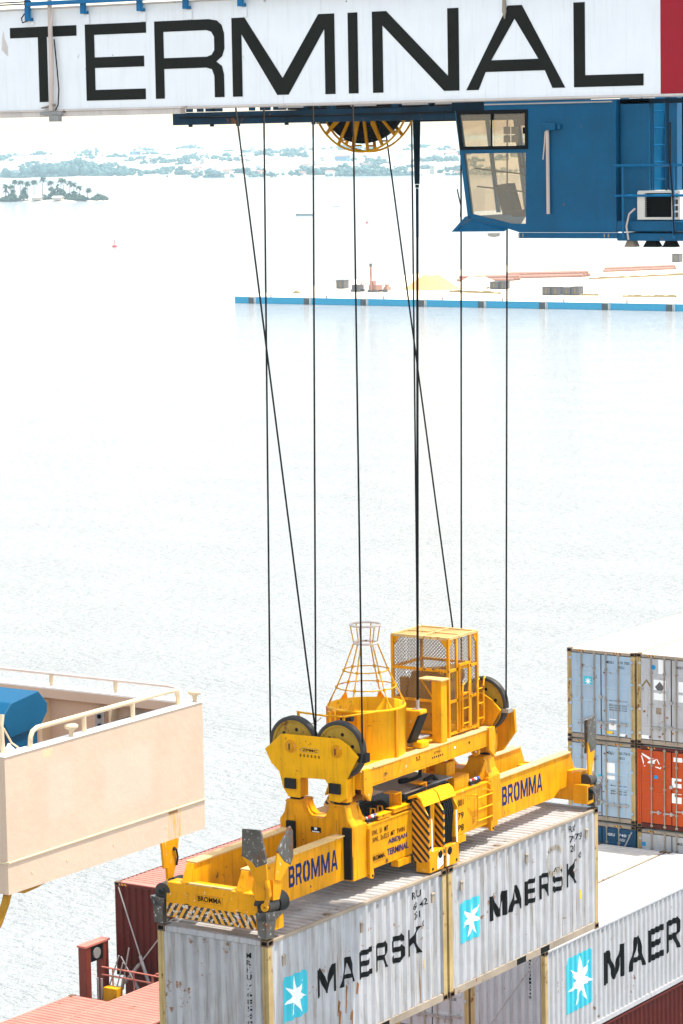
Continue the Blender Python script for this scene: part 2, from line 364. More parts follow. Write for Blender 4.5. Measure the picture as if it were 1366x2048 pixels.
def text2d(txt, bold=0.0):
    cu = bpy.data.curves.new('txt', 'FONT'); cu.body = txt; cu.offset = bold; cu.resolution_u = 3
    ob = bpy.data.objects.new('txt', cu); me = ob.to_mesh()
    V = [(v.co.x, v.co.y) for v in me.vertices]; F = [list(p.vertices) for p in me.polygons]
    ob.to_mesh_clear(); bpy.data.objects.remove(ob); bpy.data.curves.remove(cu)
    xs = [v[0] for v in V]; ys = [v[1] for v in V]; x0, x1, y0, y1 = min(xs), max(xs), min(ys), max(ys)
    return [((x - x0) / (x1 - x0), (y - y0) / (y1 - y0)) for x, y in V], F
def quad_fn(ax, t, u0, u1, v0, v1, shear=0.0):
    """unit box -> plane: ax 'X' plane x=t (u along +Y), 'Y' plane y=t (u along +X)"""
    def fn(a, b):
        u = u0 + (u1 - u0) * a; v = v0 + (v1 - v0) * b + shear * a
        return (t, u, v) if ax == 'X' else (u, t, v)
    return fn
def put_text(txt, ax, t, u0, u1, v0, v1, mat, parent, name='lettering', bold=0.0):
    V, F = text2d(txt, bold); fn = quad_fn(ax, t, u0, u1, v0, v1)
    m = MB(); m.add([fn(*q) for q in V], F)
    return m.build(name, mat, parent, fix=False)
def put_word(word, ax, t, u0, u1, v0, v1, mat, parent, widths, gap, name='lettering'):
    tot = sum(widths) + gap * (len(word) - 1); m = MB(); x = 0
    for ch, wd in zip(word, widths):
        a = u0 + (u1 - u0) * x / tot; b = u0 + (u1 - u0) * (x + wd) / tot
        m.add(*glyph_mesh(GL[ch], quad_fn(ax, t, a, b, v0, v1))); x += wd + gap
    return m.build(name, mat, parent, fix=False)

# ------------------------------------------------------------------ setting: water, land, air
m = MB(); m.add([(-30000, -3000, 0), (8000, -3000, 0), (8000, 40000, 0), (-30000, 40000, 0)], [(0, 1, 2, 3)])
kind(m.build('water', 'water', loc=(0, 0, 0)), 'structure')

def land_h(x, y):
    d = max(0.0, y - 2865 - 25 * math.sin(x * 0.006) - 12 * math.sin(x * 0.021 + 1))
    return -0.5 + min(1, d / 25) * 1.5 + 33 * (1 - math.exp(-d / 750.0)) + min(d / 300, 1) * 2.2 * math.sin(x * 0.013 + y * 0.004)
m = MB(); xs = list(range(-9000, -2700, 300)) + list(range(-2700, -1000, 25)) + list(range(-1000, 3001, 400))
ys = [2820, 2850, 2870, 2890, 2920, 2960, 3010, 3080, 3160, 3300, 3450, 3650, 3900, 4300, 5000, 6500, 9000, 13000]
vs_ = [(x, y, land_h(x, y)) for y in ys for x in xs]; nx = len(xs)
m.add(vs_, [(j * nx + i, j * nx + i + 1, (j + 1) * nx + i + 1, (j + 1) * nx + i) for j in range(len(ys) - 1) for i in range(nx - 1)])
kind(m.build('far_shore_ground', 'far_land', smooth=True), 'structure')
ICO_V = []; ph = (1 + 5 ** .5) / 2
for a, b in ((1, ph), (-1, ph), (1, -ph), (-1, -ph)): ICO_V += [(0, a, b), (a, b, 0), (b, 0, a)]
ICO_V = [Vector(v).normalized() for v in ICO_V]
def _icof():
    F = []; e = min((ICO_V[0] - ICO_V[i]).length for i in range(1, 12)) + .01
    for i in range(12):
        for j in range(i + 1, 12):
            for k in range(j + 1, 12):
                if all((ICO_V[p] - ICO_V[q]).length < e for p, q in ((i, j), (j, k), (i, k))):
                    n = (ICO_V[j] - ICO_V[i]).cross(ICO_V[k] - ICO_V[i])
                    F.append((i, j, k) if n.dot(ICO_V[i]) > 0 else (i, k, j))
    return F
ICO_F = _icof()
def clump(m, c, rx, ry, rz, jit=0.3):
    m.add([(c[0] + v.x * rx * (1 + R.uniform(-jit, jit)), c[1] + v.y * ry * (1 + R.uniform(-jit, jit)), c[2] + v.z * rz * (1 + R.uniform(-jit, jit))) for v in ICO_V], ICO_F)
def dens(x, y): return 0.5 + 0.28 * math.sin(x * 0.017 + y * 0.003) + 0.22 * math.sin(x * 0.045 - y * 0.011 + 2) + 0.18 * math.sin(x * 0.11 + 1)
m = MB()
for k in range(430):
    y = 2880 + 1400 * R.random() ** 1.7; x = R.uniform(-2650 * y / 2900, -1350)
    if R.random() > dens(x, y) + .1: continue
    wx = R.uniform(6, 26) * (1.5 if y < 2950 else 1); n_ = int(wx * R.uniform(.9, 1.6))
    for q in range(n_):
        u = R.gauss(0, .5); xx = x + u * wx; yy = y + R.uniform(-6, 6); s_ = R.uniform(1.2, 2.9); hh = (1 - min(1, abs(u))) * R.uniform(.5, 1) * min(8, wx * .35)
        clump(m, (xx, yy, land_h(xx, yy) + hh * R.random() + s_ * .5), s_ * R.uniform(1, 1.7), s_, s_ * R.uniform(.7, 1.1), .35)
for i in range(420):      # thick wood on the left of the shore
    x = R.gauss(-2330, 50); y = 2880 + R.random() * 70; z = land_h(x, y)
    hh = 14 * math.exp(-((x + 2335) / 75) ** 2)
    s = R.uniform(2.5, 5); clump(m, (x, y, z + R.uniform(0, hh)), s * 1.4, s, s * 1.2)
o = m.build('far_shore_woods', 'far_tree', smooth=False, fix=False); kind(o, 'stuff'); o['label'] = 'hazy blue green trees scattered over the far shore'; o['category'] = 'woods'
# the town over there: houses one by one
for i in range(110):
    for _ in range(50):
        y = 2890 + 1100 * R.random() ** 1.6; x = R.uniform(-2500 * y / 2900, -1400)
        if R.random() > dens(x, y) or R.random() < .15: break
    z = land_h(x, y) - 0.5; wx = R.uniform(4, 11); wy = R.uniform(5, 9); h = R.choice((4, 4, 5, 7, 7, 10))
    base = (x, y, z); body = R.choice(('town_white', 'town_white', 'town_white', 'town_tan'))
    m = MB(); m.box(x - wx / 2, x + wx / 2, y - wy / 2, y + wy / 2, z, z + h)
    m.cur = 1
    if h < 6: m.prism('X', [(y - wy / 2 - .4, z + h + .02), (y + wy / 2 + .4, z + h + .02), (y, z + h + 1.8)], x - wx / 2 - .3, x + wx / 2 + .3)
    else: m.box(x - wx / 2 - .25, x + wx / 2 + .25, y - wy / 2 - .25, y + wy / 2 + .25, z + h + .02, z + h + .6); m.box(x - 1.2, x + 1.2, y - 1, y + 1, z + h + .62, z + h + 2.4)
    m.cur = 2
    for k in range(int(h // 3)):
        for q in range(int(wx // 2.4)):
            xx = x - wx / 2 + 1 + q * 2.4; m.box(xx, xx + 1, y - wy / 2 - .06, y - wy / 2 + .02, z + k * 3 + 1.2, z + k * 3 + 2.4)
    ob = m.build('far_house' if h < 6 else 'far_building', [body, 'town_roof' if h < 6 else 'town_white', 'town_blue'], loc=base, fix=False)
    tag(ob, 'small pale house with pitched roof faint in the haze of the far shore' if h < 6 else 'pale flat roofed building faint in the haze of the far shore', 'house' if h < 6 else 'building',
        'houses of the far shore' if h < 6 else 'flat roofed buildings of the far shore')
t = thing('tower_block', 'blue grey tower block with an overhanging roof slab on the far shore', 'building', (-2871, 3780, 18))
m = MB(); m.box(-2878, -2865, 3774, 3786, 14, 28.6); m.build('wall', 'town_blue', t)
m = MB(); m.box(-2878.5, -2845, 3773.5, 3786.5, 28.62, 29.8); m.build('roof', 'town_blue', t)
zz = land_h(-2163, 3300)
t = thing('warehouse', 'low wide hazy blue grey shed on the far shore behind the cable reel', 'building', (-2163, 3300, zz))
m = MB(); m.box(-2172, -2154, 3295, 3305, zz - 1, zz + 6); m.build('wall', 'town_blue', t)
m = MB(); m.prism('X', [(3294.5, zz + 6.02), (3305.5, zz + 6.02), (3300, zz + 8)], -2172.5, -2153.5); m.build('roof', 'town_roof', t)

# palm spit
def isl_h(x, y): return 1.2
m = MB()
edge = [(-1520, 1700), (-1436, 1717), (-1404, 1713), (-1368, 1708), (-1356, 1720), (-1346, 1741), (-1352, 1756), (-1372, 1766), (-1410, 1772), (-1450, 1778), (-1520, 1780)]
cx, cy = -1420, 1742
top = [(cx + (x - cx) * .93, cy + (y - cy) * .75) for x, y in edge]
n = len(edge); m.add([(x, y, -0.6) for x, y in edge] + [(x, y, 1.3) for x, y in top], [(i, (i + 1) % n, n + (i + 1) % n, n + i) for i in range(n)] + [tuple(range(n, 2 * n))])
kind(m.build('palm_spit_ground', 'sand'), 'structure')
def palm(x, y, h, lean, label, spread=3.0, dense=38, zb=1.0):
    t = thing('palm_tree', label, 'palm tree', (x, y, zb), 'palms on the spit')
    m = MB(); pts = [(x + lean * (k / 6) ** 2, y, zb + h * k / 6) for k in range(7)]
    for a, b, q in zip(pts, pts[1:], range(6)): m.cyl(a, b, .34 - q * .03, .31 - q * .03, 6, caps=False)
    m.build('trunk', 'palm_trunk', t, fix=False)
    m = MB(); c = Vector(pts[-1])
    for k in range(dense):
        a = R.uniform(0, 6.283); e = R.uniform(-.5, 1.1); L = spread * R.uniform(.8, 1.25)
        d = Vector((math.cos(a) * math.cos(e), math.sin(a) * math.cos(e), math.sin(e))); side = Vector((-math.sin(a), math.cos(a), 0))
        P = []
        for s in range(5):
            u = s / 4; p = c + d * L * u + Vector((0, 0, -1.9 * u * u)); wd = (.10, .55, .62, .45, .05)[s]
            P += [p - side * wd + Vector((0, 0, -.25 * wd)), p + Vector((0, 0, .12)), p + side * wd + Vector((0, 0, -.25 * wd))]
        m.add(P, [(3 * s + q, 3 * s + q + 1, 3 * s + q + 4, 3 * s + q + 3) for s in range(4) for q in range(2)])
    m.build('crown', 'palm_leaf', t, fix=False)
PW = ['leftmost palm of the spit, short and bushy', 'tall thin palm far left on the spit with a small high crown', 'stout palm with a low shaggy skirt left on the spit', 'tall palm with a tuft above a bushy middle on the spit',
      'slim palm right beside the shaggy double palm', 'tall slender palm with a narrow crown over the white shore hut', 'tallest slender palm standing free left of the thicket', 'palm at the left edge of the thick grove', 'high palm in the middle of the grove crown',
      'high palm at the right of the grove crown', 'short palm before the grove', 'mid height palm right of the grove', 'lone thin palm with a round head above the thicket', 'small palm above the right bushes', 'bent thin palm nearest the round bush at the tip']
PP = [(-1433, 1722, 11, 0), (-1428, 1726, 14.5, .6), (-1425, 1720, 11, -.5), (-1417, 1720, 14, .8), (-1412, 1722, 13, 0), (-1405.5, 1722, 14, .3), (-1399, 1724, 16, .8), (-1394, 1728, 13.5, -.3), (-1386, 1730, 15.5, 0), (-1382, 1728, 14.5, .5),
      (-1389, 1722, 9, 0), (-1376, 1728, 13, 0), (-1369, 1724, 12, 0), (-1364, 1724, 9.5, .2), (-1355, 1722, 8, 1.2)]
for (x, y, h, l), lab in zip(PP, PW): palm(x, y, h, l, lab)
for x, y, h, l, lab in ((-1433, 1722, 7, 0, 'low bushy palm under the leftmost palm of the spit'), (-1425, 1721, 7, 0, 'mid height palm forming the skirt of the stout shaggy palm'), (-1424, 1720, 4, 0, 'lowest shaggy palm at the foot of the stout palm'), (-1414, 1721, 9, 0, 'bushy palm filling the middle of the double palm'), (-1415, 1721, 6, 0, 'low bushy palm at the foot of the double palm')):
    palm(x, y, h, l, lab, 3.0, 26)
def bush(name, label, pts, mat='bush'):
    m = MB()
    for x, y, z, rx, rz, k in pts:
        for _ in range(k):
            a = R.uniform(0, 6.283); q = R.random() ** .5; s = R.uniform(.5, 1.1)
            clump(m, (x + math.cos(a) * rx * q, y + math.sin(a) * 4 * q, z + R.uniform(0, rz) * (1 - q * .8)), s, s, s * .8, .4)
    o = m.build(name, mat, loc=(pts[0][0], pts[0][1], 1)); tag(o, label, 'bush'); return o
bush('round_bush', 'dense round green bush at the tip of the palm spit', [(-1345.5, 1724, 1, 8, 5.2, 220)])
bush('thicket', 'tangled olive thicket under the grove of the palm spit', [(-1386, 1726, 1, 10, 13, 420), (-1368, 1722, 1, 14, 7, 420)])
bush('shore_scrub', 'low dark scrub along the left shore of the palm spit', [(-1428, 1719, 1, 11, 4, 300), (-1425, 1720, 2, 4, 8, 120), (-1414, 1720, 2, 3, 8, 90), (-1396, 1722, 1, 5, 5, 90)])
for (x, y, wd, lab) in ((-1399, 1716, 9, 'long low white hut on the shore of the palm spit'), (-1377, 1713, 8, 'second low white hut beside the thicket on the spit')):
    t = thing('shore_hut', lab, 'hut', (x, y, 1.2)); m = MB(); m.box(x - wd / 2, x + wd / 2, y, y + 4, 1.2, 3.2); m.build('wall', 'town_tan', t)
    m = MB(); m.prism('X', [(y - .6, 3.0), (y + 2, 4.3), (y + 4.6, 3.0), (y + 2, 4.05)], x - wd / 2 - .5, x + wd / 2 + .5); m.build('roof', 'town_white', t)

# reclaimed ground with its blue quay
m = MB()
gp = [(-425, 599.6), (-150, 599.6), (-150, 1000), (-420, 1000), (-450, 800), (-446, 690)]
tz = 1.7; n = len(gp)
m.add([(x, y, -1) for x, y in gp] + [(x, y, tz) for x, y in gp], [(i, (i + 1) % n, n + (i + 1) % n, n + i) for i in range(n)] + [tuple(range(n, 2 * n))])
kind(m.build('reclaimed_sand_ground', 'sand'), 'structure')
ORD = 'first second third fourth fifth sixth seventh eighth ninth tenth eleventh twelfth thirteenth fourteenth fifteenth sixteenth'.split()
fx = [-421 + 17.4 * k for k in range(0, 16)]
qy = thing('quay_wall', 'long bright blue quay wall along the reclaimed sand ground', 'quay', (-290, 599.3, 0))
for k, x in enumerate(fx):
    x0 = -425.6 if k == 0 else fx[k - 1] + 1.85
    m = MB(); m.box(x0, x - .12, 599.0, 599.55, -.3, 1.55); m.box(x0, x - .12, 598.92, 599.5, 1.57, 1.72); m.build('wall_panel', 'quay_blue', qy)
    if x > -262: break
    t = thing('fender', 'dark square rubber fender on the blue quay wall, %s from its left end' % ORD[k], 'fender', (x + .8, 598.9, 0), 'fenders along the blue quay')
    m = MB(); m.box(x, x + 1.6, 598.55, 598.98, -.1, 1.62); m.build('pad', 'fender', t, bevel=.05)
    m = MB(); m.box(x + 1.72, x + 1.80, 598.6, 598.7, 0, 1.5)
    for q in range(5): m.box(x + 1.8, x + 2.2, 598.6, 598.66, .1 + q * .3, .16 + q * .3)
    m.box(x + 2.2, x + 2.28, 598.6, 598.7, 0, 1.5); m.build('ladder', 'town_white', t)
for k, x in enumerate(fx[:10]):
    t = thing('bollard', 'small rusty bollard on the quay edge beside the %s fender from the left' % ORD[k], 'bollard', (x + 6, 600.3, tz), 'bollards along the blue quay')
    MB().cyl((x + 6, 600.3, tz), (x + 6, 600.3, tz + .5), .22, .18, 10).build('stem', 'site_rust', t); MB().cyl((x + 6, 600.3, tz + .502), (x + 6, 600.3, tz + .68), .34, .3, 10).build('cap', 'site_rust', t)
def site_box(x, y, wx, h, label, mat='site_grey', name='site_container'):
    t = thing(name, label, 'site container', (x, y, tz)); m = MB(); m.box(x, x + wx, y, y + 2.4, tz + .1, tz + h); m.build('body', mat, t)
    m = MB(); m.box(x + wx * .4, x + wx * .6, y - .06, y, tz + .3, tz + h - .3); m.build('door', 'site_brown', t)
    m = MB(); m.box(x - .08, x + wx + .08, y - .1, y + 2.5, tz + h + .02, tz + h + .18); m.build('roof', mat, t)
site_box(-421.5, 641, 2.6, 2.2, 'small dark site cabin near the left end of the blue quay')
site_box(-377.6, 649, 2.5, 1.9, 'dark site container in the middle of the sand, left of a pair'); site_box(-374.9, 649.5, 1.8, 2.0, 'dark site container in the middle of the sand, right of a pair')
site_box(-348.6, 626, 2.3, 2.0, 'leftmost of the four dark containers behind the quay'); site_box(-346.1, 626.3, 2.2, 2.0, 'second from left of the four dark containers behind the quay')
site_box(-343.2, 627, 2.2, 1.9, 'third from left of the four dark containers behind the quay'); site_box(-340.8, 627.2, 2.2, 2.1, 'rightmost of the four dark containers behind the quay')
site_box(-405, 809, 2.6, 2.6, 'dark site container alone far back at the right of the sand')
def heap(name, x, y, rx, ry, h, label, mat):
    m = MB(); n = 26; P = [(x, y, tz + h)]
    rings = ((.25, .93), (.5, .6), (.78, .22), (1.0, 0))
    for q, hz in rings:
        for i in range(n):
            a = 2 * math.pi * i / n; k = 1 + R.uniform(-.12, .12); P.append((x + math.cos(a) * rx * q * k, y + math.sin(a) * ry * q * k, tz + h * hz * (1 + R.uniform(-.15, .15)) - (0.1 if hz == 0 else 0)))
    F = [(0, 1 + i, 1 + (i + 1) % n) for i in range(n)]
    for r in range(3): F += [(1 + r * n + i, 1 + (r + 1) * n + i, 1 + (r + 1) * n + (i + 1) % n, 1 + r * n + (i + 1) % n) for i in range(n)]
    m.add(P, F); tag(m.build(name, mat, smooth=True, loc=(x, y, tz)), label, 'sand heap')
heap('sand_heap', -394, 646, 8.5, 6, 3.6, 'steep orange sand heap behind the blue quay', 'sand_orange')
heap('sand_heap', -385, 655, 9, 7, 2.9, 'paler lower sand heap right behind the orange one', 'sand')
heap('sand_heap', -419, 618, 1.6, 1, .7, 'tiny brown heap near the left end of the quay', 'site_brown')
t = thing('drilling_rig', 'tall rust red drilling rig with an upright mast on the sand', 'drilling rig', (-401.5, 629, tz))
m = MB(); m.box(-402.6, -400.2, 628, 631, tz + .5, tz + 1.9); m.box(-402.4, -401.2, 628.2, 629.6, tz + 1.92, tz + 3); m.build('body', 'site_rust', t)
m = MB(); m.box(-402.9, -399.9, 627.8, 628.4, tz, tz + .6); m.box(-402.9, -399.9, 630.6, 631.2, tz, tz + .6); m.build('track', 'site_grey', t)
m = MB(); m.box(-401.75, -401.3, 627.4, 627.8, tz + .5, tz + 6.8); m.build('mast', 'site_rust', t)
m = MB(); m.box(-401.8, -401.25, 627.3, 627.9, tz + 6.82, tz + 7.6); m.build('mast_head', 'site_grey', t)
t = thing('excavator', 'dark excavator standing left of the rust red drilling rig', 'excavator', (-406.5, 629, tz))
m = MB(); m.box(-408, -405.6, 628, 630.4, tz + .7, tz + 1.9); m.build('body', 'site_grey', t)
m = MB(); m.box(-408.2, -405.4, 627.8, 628.4, tz, tz + .68); m.box(-408.2, -405.4, 630, 630.6, tz, tz + .68); m.build('track', 'site_grey', t)
m = MB(); m.tube([(-405.8, 629, tz + 1.8), (-404.6, 629, tz + 3.1), (-403.9, 629, tz + 1.6)], .16); m.build('arm', 'site_rust', t)
t = thing('loader', 'small rust red loader right of the drilling rig', 'loader', (-397.6, 629, tz))
m = MB(); m.box(-398.3, -397.1, 628.5, 630.5, tz + .4, tz + 1.4); m.box(-398.1, -397.4, 629, 630, tz + 1.42, tz + 2.1); m.build('body', 'site_rust', t)
m = MB()
for q in (-398.1, -397.3): m.cyl((q, 628.3, tz + .42), (q, 628.6, tz + .42), .42, n=10)
m.build('wheel', 'site_grey', t)
def pipes(name, x0, y0, x1, y1, k, r, label, mat):
    t = thing(name, label, 'pipe stack', ((x0 + x1) / 2, (y0 + y1) / 2, tz))
    for q in range(k): MB().cyl((x0, y0 + q * r * 2.1, tz + r * (1 + (q % 2) * 1.6)), (x1, y1 + q * r * 2.1, tz + r * (1 + (q % 2) * 1.6)), r, n=8).build('pipe', mat, t)
pipes('pipe_stack', -409, 684, -395, 692, 5, .45, 'long row of rust pink pipes in the middle of the sand', 'site_rust')
pipes('pipe_stack', -404, 702, -386, 716, 5, .5, 'long row of rust pink pipes further right on the sand', 'site_rust')
pipes('pipe_stack', -395, 745, -382, 765, 3, .4, 'short rust pink pipes far back on the right of the sand', 'site_rust')
def berm(x0, y0, x1, y1, label):
    m = MB(); n = 16; P = []
    for i in range(n + 1):
        u = i / n; x = x0 + (x1 - x0) * u; y = y0 + (y1 - y0) * u; h = .35 + R.uniform(0, .35)
        P += [(x, y - .6, tz - .05), (x, y, tz + h), (x, y + .6, tz - .05)]
    m.add(P, [(3 * i + q, 3 * i + 3 + q, 3 * i + 4 + q, 3 * i + 1 + q) for i in range(n) for q in range(2)])
    tag(m.build('soil_berm', 'site_brown', loc=(x0, y0, tz)), label, 'soil berm')
berm(-381, 634, -363, 629.5, 'dark soil berm left of the four dark containers'); berm(-339, 628, -333.5, 628, 'short dark soil berm right of the four dark containers')
berm(-324.6, 624.6, -311, 627, 'dark soil berm at the right behind the quay'); berm(-393, 655, -379, 651, 'dark soil berm left of the container pair')
berm(-377, 703, -361, 735, 'dark soil berm far back on the right of the sand')

# craft and buoys on the water
t = thing('boat', 'small dark green boat lying on the open water', 'boat', (-920, 1365.5, 0))
m = MB(); hl = [(-926.3, 0), (-925, -.9), (-918, -1.1), (-914.6, -.7), (-913.6, 0), (-914.6, .7), (-918, 1.1), (-925, .9)]
n = len(hl); m.add([(x * 1.0, 1365.5 + y * .7, -.2) for x, y in hl] + [(x, 1365.5 + y, .75 + (.35 if x > -914 or x < -926 else 0)) for x, y in hl], [(i, (i + 1) % n, n + (i + 1) % n, n + i) for i in range(n)]); m.build('hull', 'boat_hull', t)
m = MB(); m.box(-924.5, -915, 1364.8, 1366.2, .3, .45)
m.build('thwart', 'site_brown', t)
def buoy(x, y, s, label):
    t = thing('buoy', label, 'buoy', (x, y, 0)); m = MB(); m.lathe((x, y, 0), [(0, -.3 * s), (1.0 * s, -.2 * s), (1.0 * s, .5 * s), (.7 * s, .7 * s), (0, .7 * s)], 14); m.build('float', 'buoy_red', t)
    m = MB()
    for k in range(4):
        a = k * 1.57 + .6; m.cyl((x + math.cos(a) * .6 * s, y + math.sin(a) * .6 * s, .6 * s), (x, y, 2.6 * s), .07 * s, n=5)
    m.build('frame', 'buoy_red', t)
    m = MB(); m.lathe((x, y, 2.5 * s), [(0, 0), (.22 * s, .05 * s), (.22 * s, .4 * s), (0, .6 * s)], 10); m.build('lantern', 'site_grey', t)
buoy(-725.6, 937.2, 1.0, 'red buoy with a lattice top on the left of the open water'); buoy(-796, 1237.7, .8, 'smaller red buoy far out between the hoist ropes')
for (x, y, lab) in ((-1030, 1560, 'tiny dark canoe far out left of the boat'),):
    m = MB(); m.prism('Y', [(x, .5), (x + .6, -.1), (x + 4.4, -.1), (x + 5, .5), (x + 4.2, .3), (x + .8, .3)], y, y + .9); tag(m.build('canoe', 'boat_hull', loc=(x, y, 0)), lab, 'canoe')

# ------------------------------------------------------------------ containers
W = 2.438
def corr(u0, u1, p=0.278, fl=.072, sl=.068, lo=.070, depth=.046, phase=0.0):
    out = [(u0, 0.0)]; u = u0 + phase
    while u < u1:
        for du, d in ((fl, 0.0), (sl, depth), (lo, depth), (p - fl - sl - lo, 0.0)):
            u += du
            if u >= u1: break
            out.append((u, d))
    out.append((u1, 0.0)); return out
def corr_at(pr, u):
    for (a, da), (b, db) in zip(pr, pr[1:]):
        if a <= u <= b: return da + (db - da) * (u - a) / max(1e-9, b - a)
    return 0.0
def casting(parent, x, y, z, sx, sy, sz):
    """corner casting filling from corner (x,y,z) inwards, slots sunk into its outer faces"""
    bm = bmesh.new(); a = (x, x + sx * .162); b = (y, y + sy * .178); c = (z, z + sz * .118)
    vs = [bm.verts.new((p, q, r)) for r in sorted(c) for q in sorted(b) for p in sorted(a)]
    for f in ((0, 2, 3, 1), (4, 5, 7, 6), (0, 1, 5, 4), (2, 6, 7, 3), (0, 4, 6, 2), (1, 3, 7, 5)): bm.faces.new([vs[i] for i in f])
    bm.normal_update()
    fs = [f for f in bm.faces if f.normal.dot(Vector((-sx, 0, 0))) > .9 or f.normal.dot(Vector((0, -sy, 0))) > .9]
    bmesh.ops.inset_individual(bm, faces=fs, thickness=.034)
    for f in fs:
        f.material_index = 1; n = f.normal.copy()
        r = bmesh.ops.extrude_discrete_faces(bm, faces=[f])['faces'][0]; r.material_index = 1
        for v in r.verts: v.co -= n * .03
    o = parent_base(parent); me = bpy.data.meshes.new('corner_casting')
    bmesh.ops.translate(bm, verts=bm.verts, vec=-o); bmesh.ops.recalc_face_normals(bm, faces=bm.faces); bm.to_mesh(me); bm.free()
    me.materials.append(MATS['cont_cast']); me.materials.append(MATS['dark'])
    ob = bpy.data.objects.new('corner_casting', me); col.objects.link(ob); ob.parent = parent
def container(label, x1, y0, zt, L=6.058, H=2.591, panel='cont_grey', post='cont_post', roof='cont_grey_roof', rail='cont_rail', door=False, group=None, phase=0.0):
    x0 = x1 - W; y1 = y0 + L; zb = zt - H
    t = thing('shipping_container', label, 'container', ((x0 + x1) / 2, (y0 + y1) / 2, zb), group)
    c = dict(t=t, x0=x0, x1=x1, y0=y0, y1=y1, zt=zt, zb=zb, L=L, H=H)
    for x, sx in ((x0, 1), (x1, -1)):
        for y, sy in ((y0, 1), (y1, -1)):
            for z, sz in ((zb, 1), (zt, -1)): casting(t, x, y, z, sx, sy, sz)
            m = MB(); ex = x + sx * .006; ey = y + sy * .006     # post: outer flanges with a groove
            m.prism('Z', [(ex, ey), (ex + sx * .06, ey), (ex + sx * .068, ey + sy * .014), (ex + sx * .09, ey + sy * .014), (ex + sx * .098, ey), (ex + sx * .135, ey), (ex + sx * .135, ey + sy * .05), (ex + sx * .05, ey + sy * .135), (ex, ey + sy * .135)], zb + .119, zt - .119)
            m.build('corner_post', post, t)
    for x, sx in ((x0, 1), (x1, -1)):
        m = MB(); m.box(*sorted((x + sx * .004, x + sx * .07)), y0 + .179, y1 - .179, zt - .078, zt - .012); m.build('top_side_rail', rail, t, bevel=.008)
        m = MB(); m.prism('Y', [(x + sx * .004, zb + .15), (x + sx * .05, zb + .15), (x + sx * .05, zb + .012), (x + sx * .004, zb + .012)] if sx > 0 else [(x - .004, zb + .012), (x - .05, zb + .012), (x - .05, zb + .15), (x - .004, zb + .15)], y0 + .179, y1 - .179)
        m.build('bottom_side_rail', rail, t)
        m = MB(); pr = corr(y0 + .142, y1 - .142, phase=phase); c['spr'] = pr
        xx = lambda d: x + sx * (.012 + d)
        vs = [(xx(d), u, z) for u, d in pr for z in (zb + .151, zt - .079)]
        m.add(vs, [(2 * i, 2 * i + 2, 2 * i + 3, 2 * i + 1) for i in range(len(pr) - 1)]); m.build('side_panel', panel, t, fix=False)
    for y, sy in ((y0, 1), (y1, -1)):
        m = MB(); m.box(x0 + .163, x1 - .163, *sorted((y + sy * .008, y + sy * .08)), zt - .115, zt - .016); m.build('end_header', rail if door and sy > 0 else panel, t, bevel=.01)
        m = MB(); m.box(x0 + .163, x1 - .163, *sorted((y + sy * .008, y + sy * .09)), zb + .012, zb + .14); m.build('end_sill', rail, t)
        if not (door and sy > 0):
            pr = corr(x0 + .142, x1 - .142, p=.25, fl=.105, sl=.04, lo=.065, depth=.055); c['epr'] = pr
            m = MB(); yy = lambda d: y + sy * (.014 + d)
            m.add([(u, yy(d), z) for u, d in pr for z in (zb + .141, zt - .116)], [(2 * i, 2 * i + 2, 2 * i + 3, 2 * i + 1) for i in range(len(pr) - 1)]); m.build('end_panel', panel, t, fix=False)
    # roof: pressed ribs across, sagging slightly
    pr = corr(y0 + .24, y1 - .24, p=.209, fl=.085, sl=.022, lo=.08, depth=.024)
    m = MB(); m.add([(x, u, zt - .014 - d - .012 * math.sin((u - y0) / L * math.pi) * (1 if 0 < k < 3 else 0)) for u, d in pr for k, x in enumerate((x0 + .071, x0 + .8, x1 - .8, x1 - .071))],
          [(4 * i + q, 4 * i + q + 1, 4 * i + q + 5, 4 * i + q + 4) for i in range(len(pr) - 1) for q in range(3)]); m.build('roof_panel', roof, t, fix=False)
    for ya, yb in ((y0 + .08, y0 + .24), (y1 - .24, y1 - .08)):
        m = MB(); m.box(x0 + .163, x1 - .163, ya + .001, yb - .001, zt - .05, zt - .011); m.build('roof_header_plate', roof, t)
    m = MB(); m.box(x0 + .06, x1 - .06, y0 + .1, y1 - .1, zb + .05, zb + .149); m.build('floor', 'site_brown', t)
    if door: door_end(c, panel)
    return c
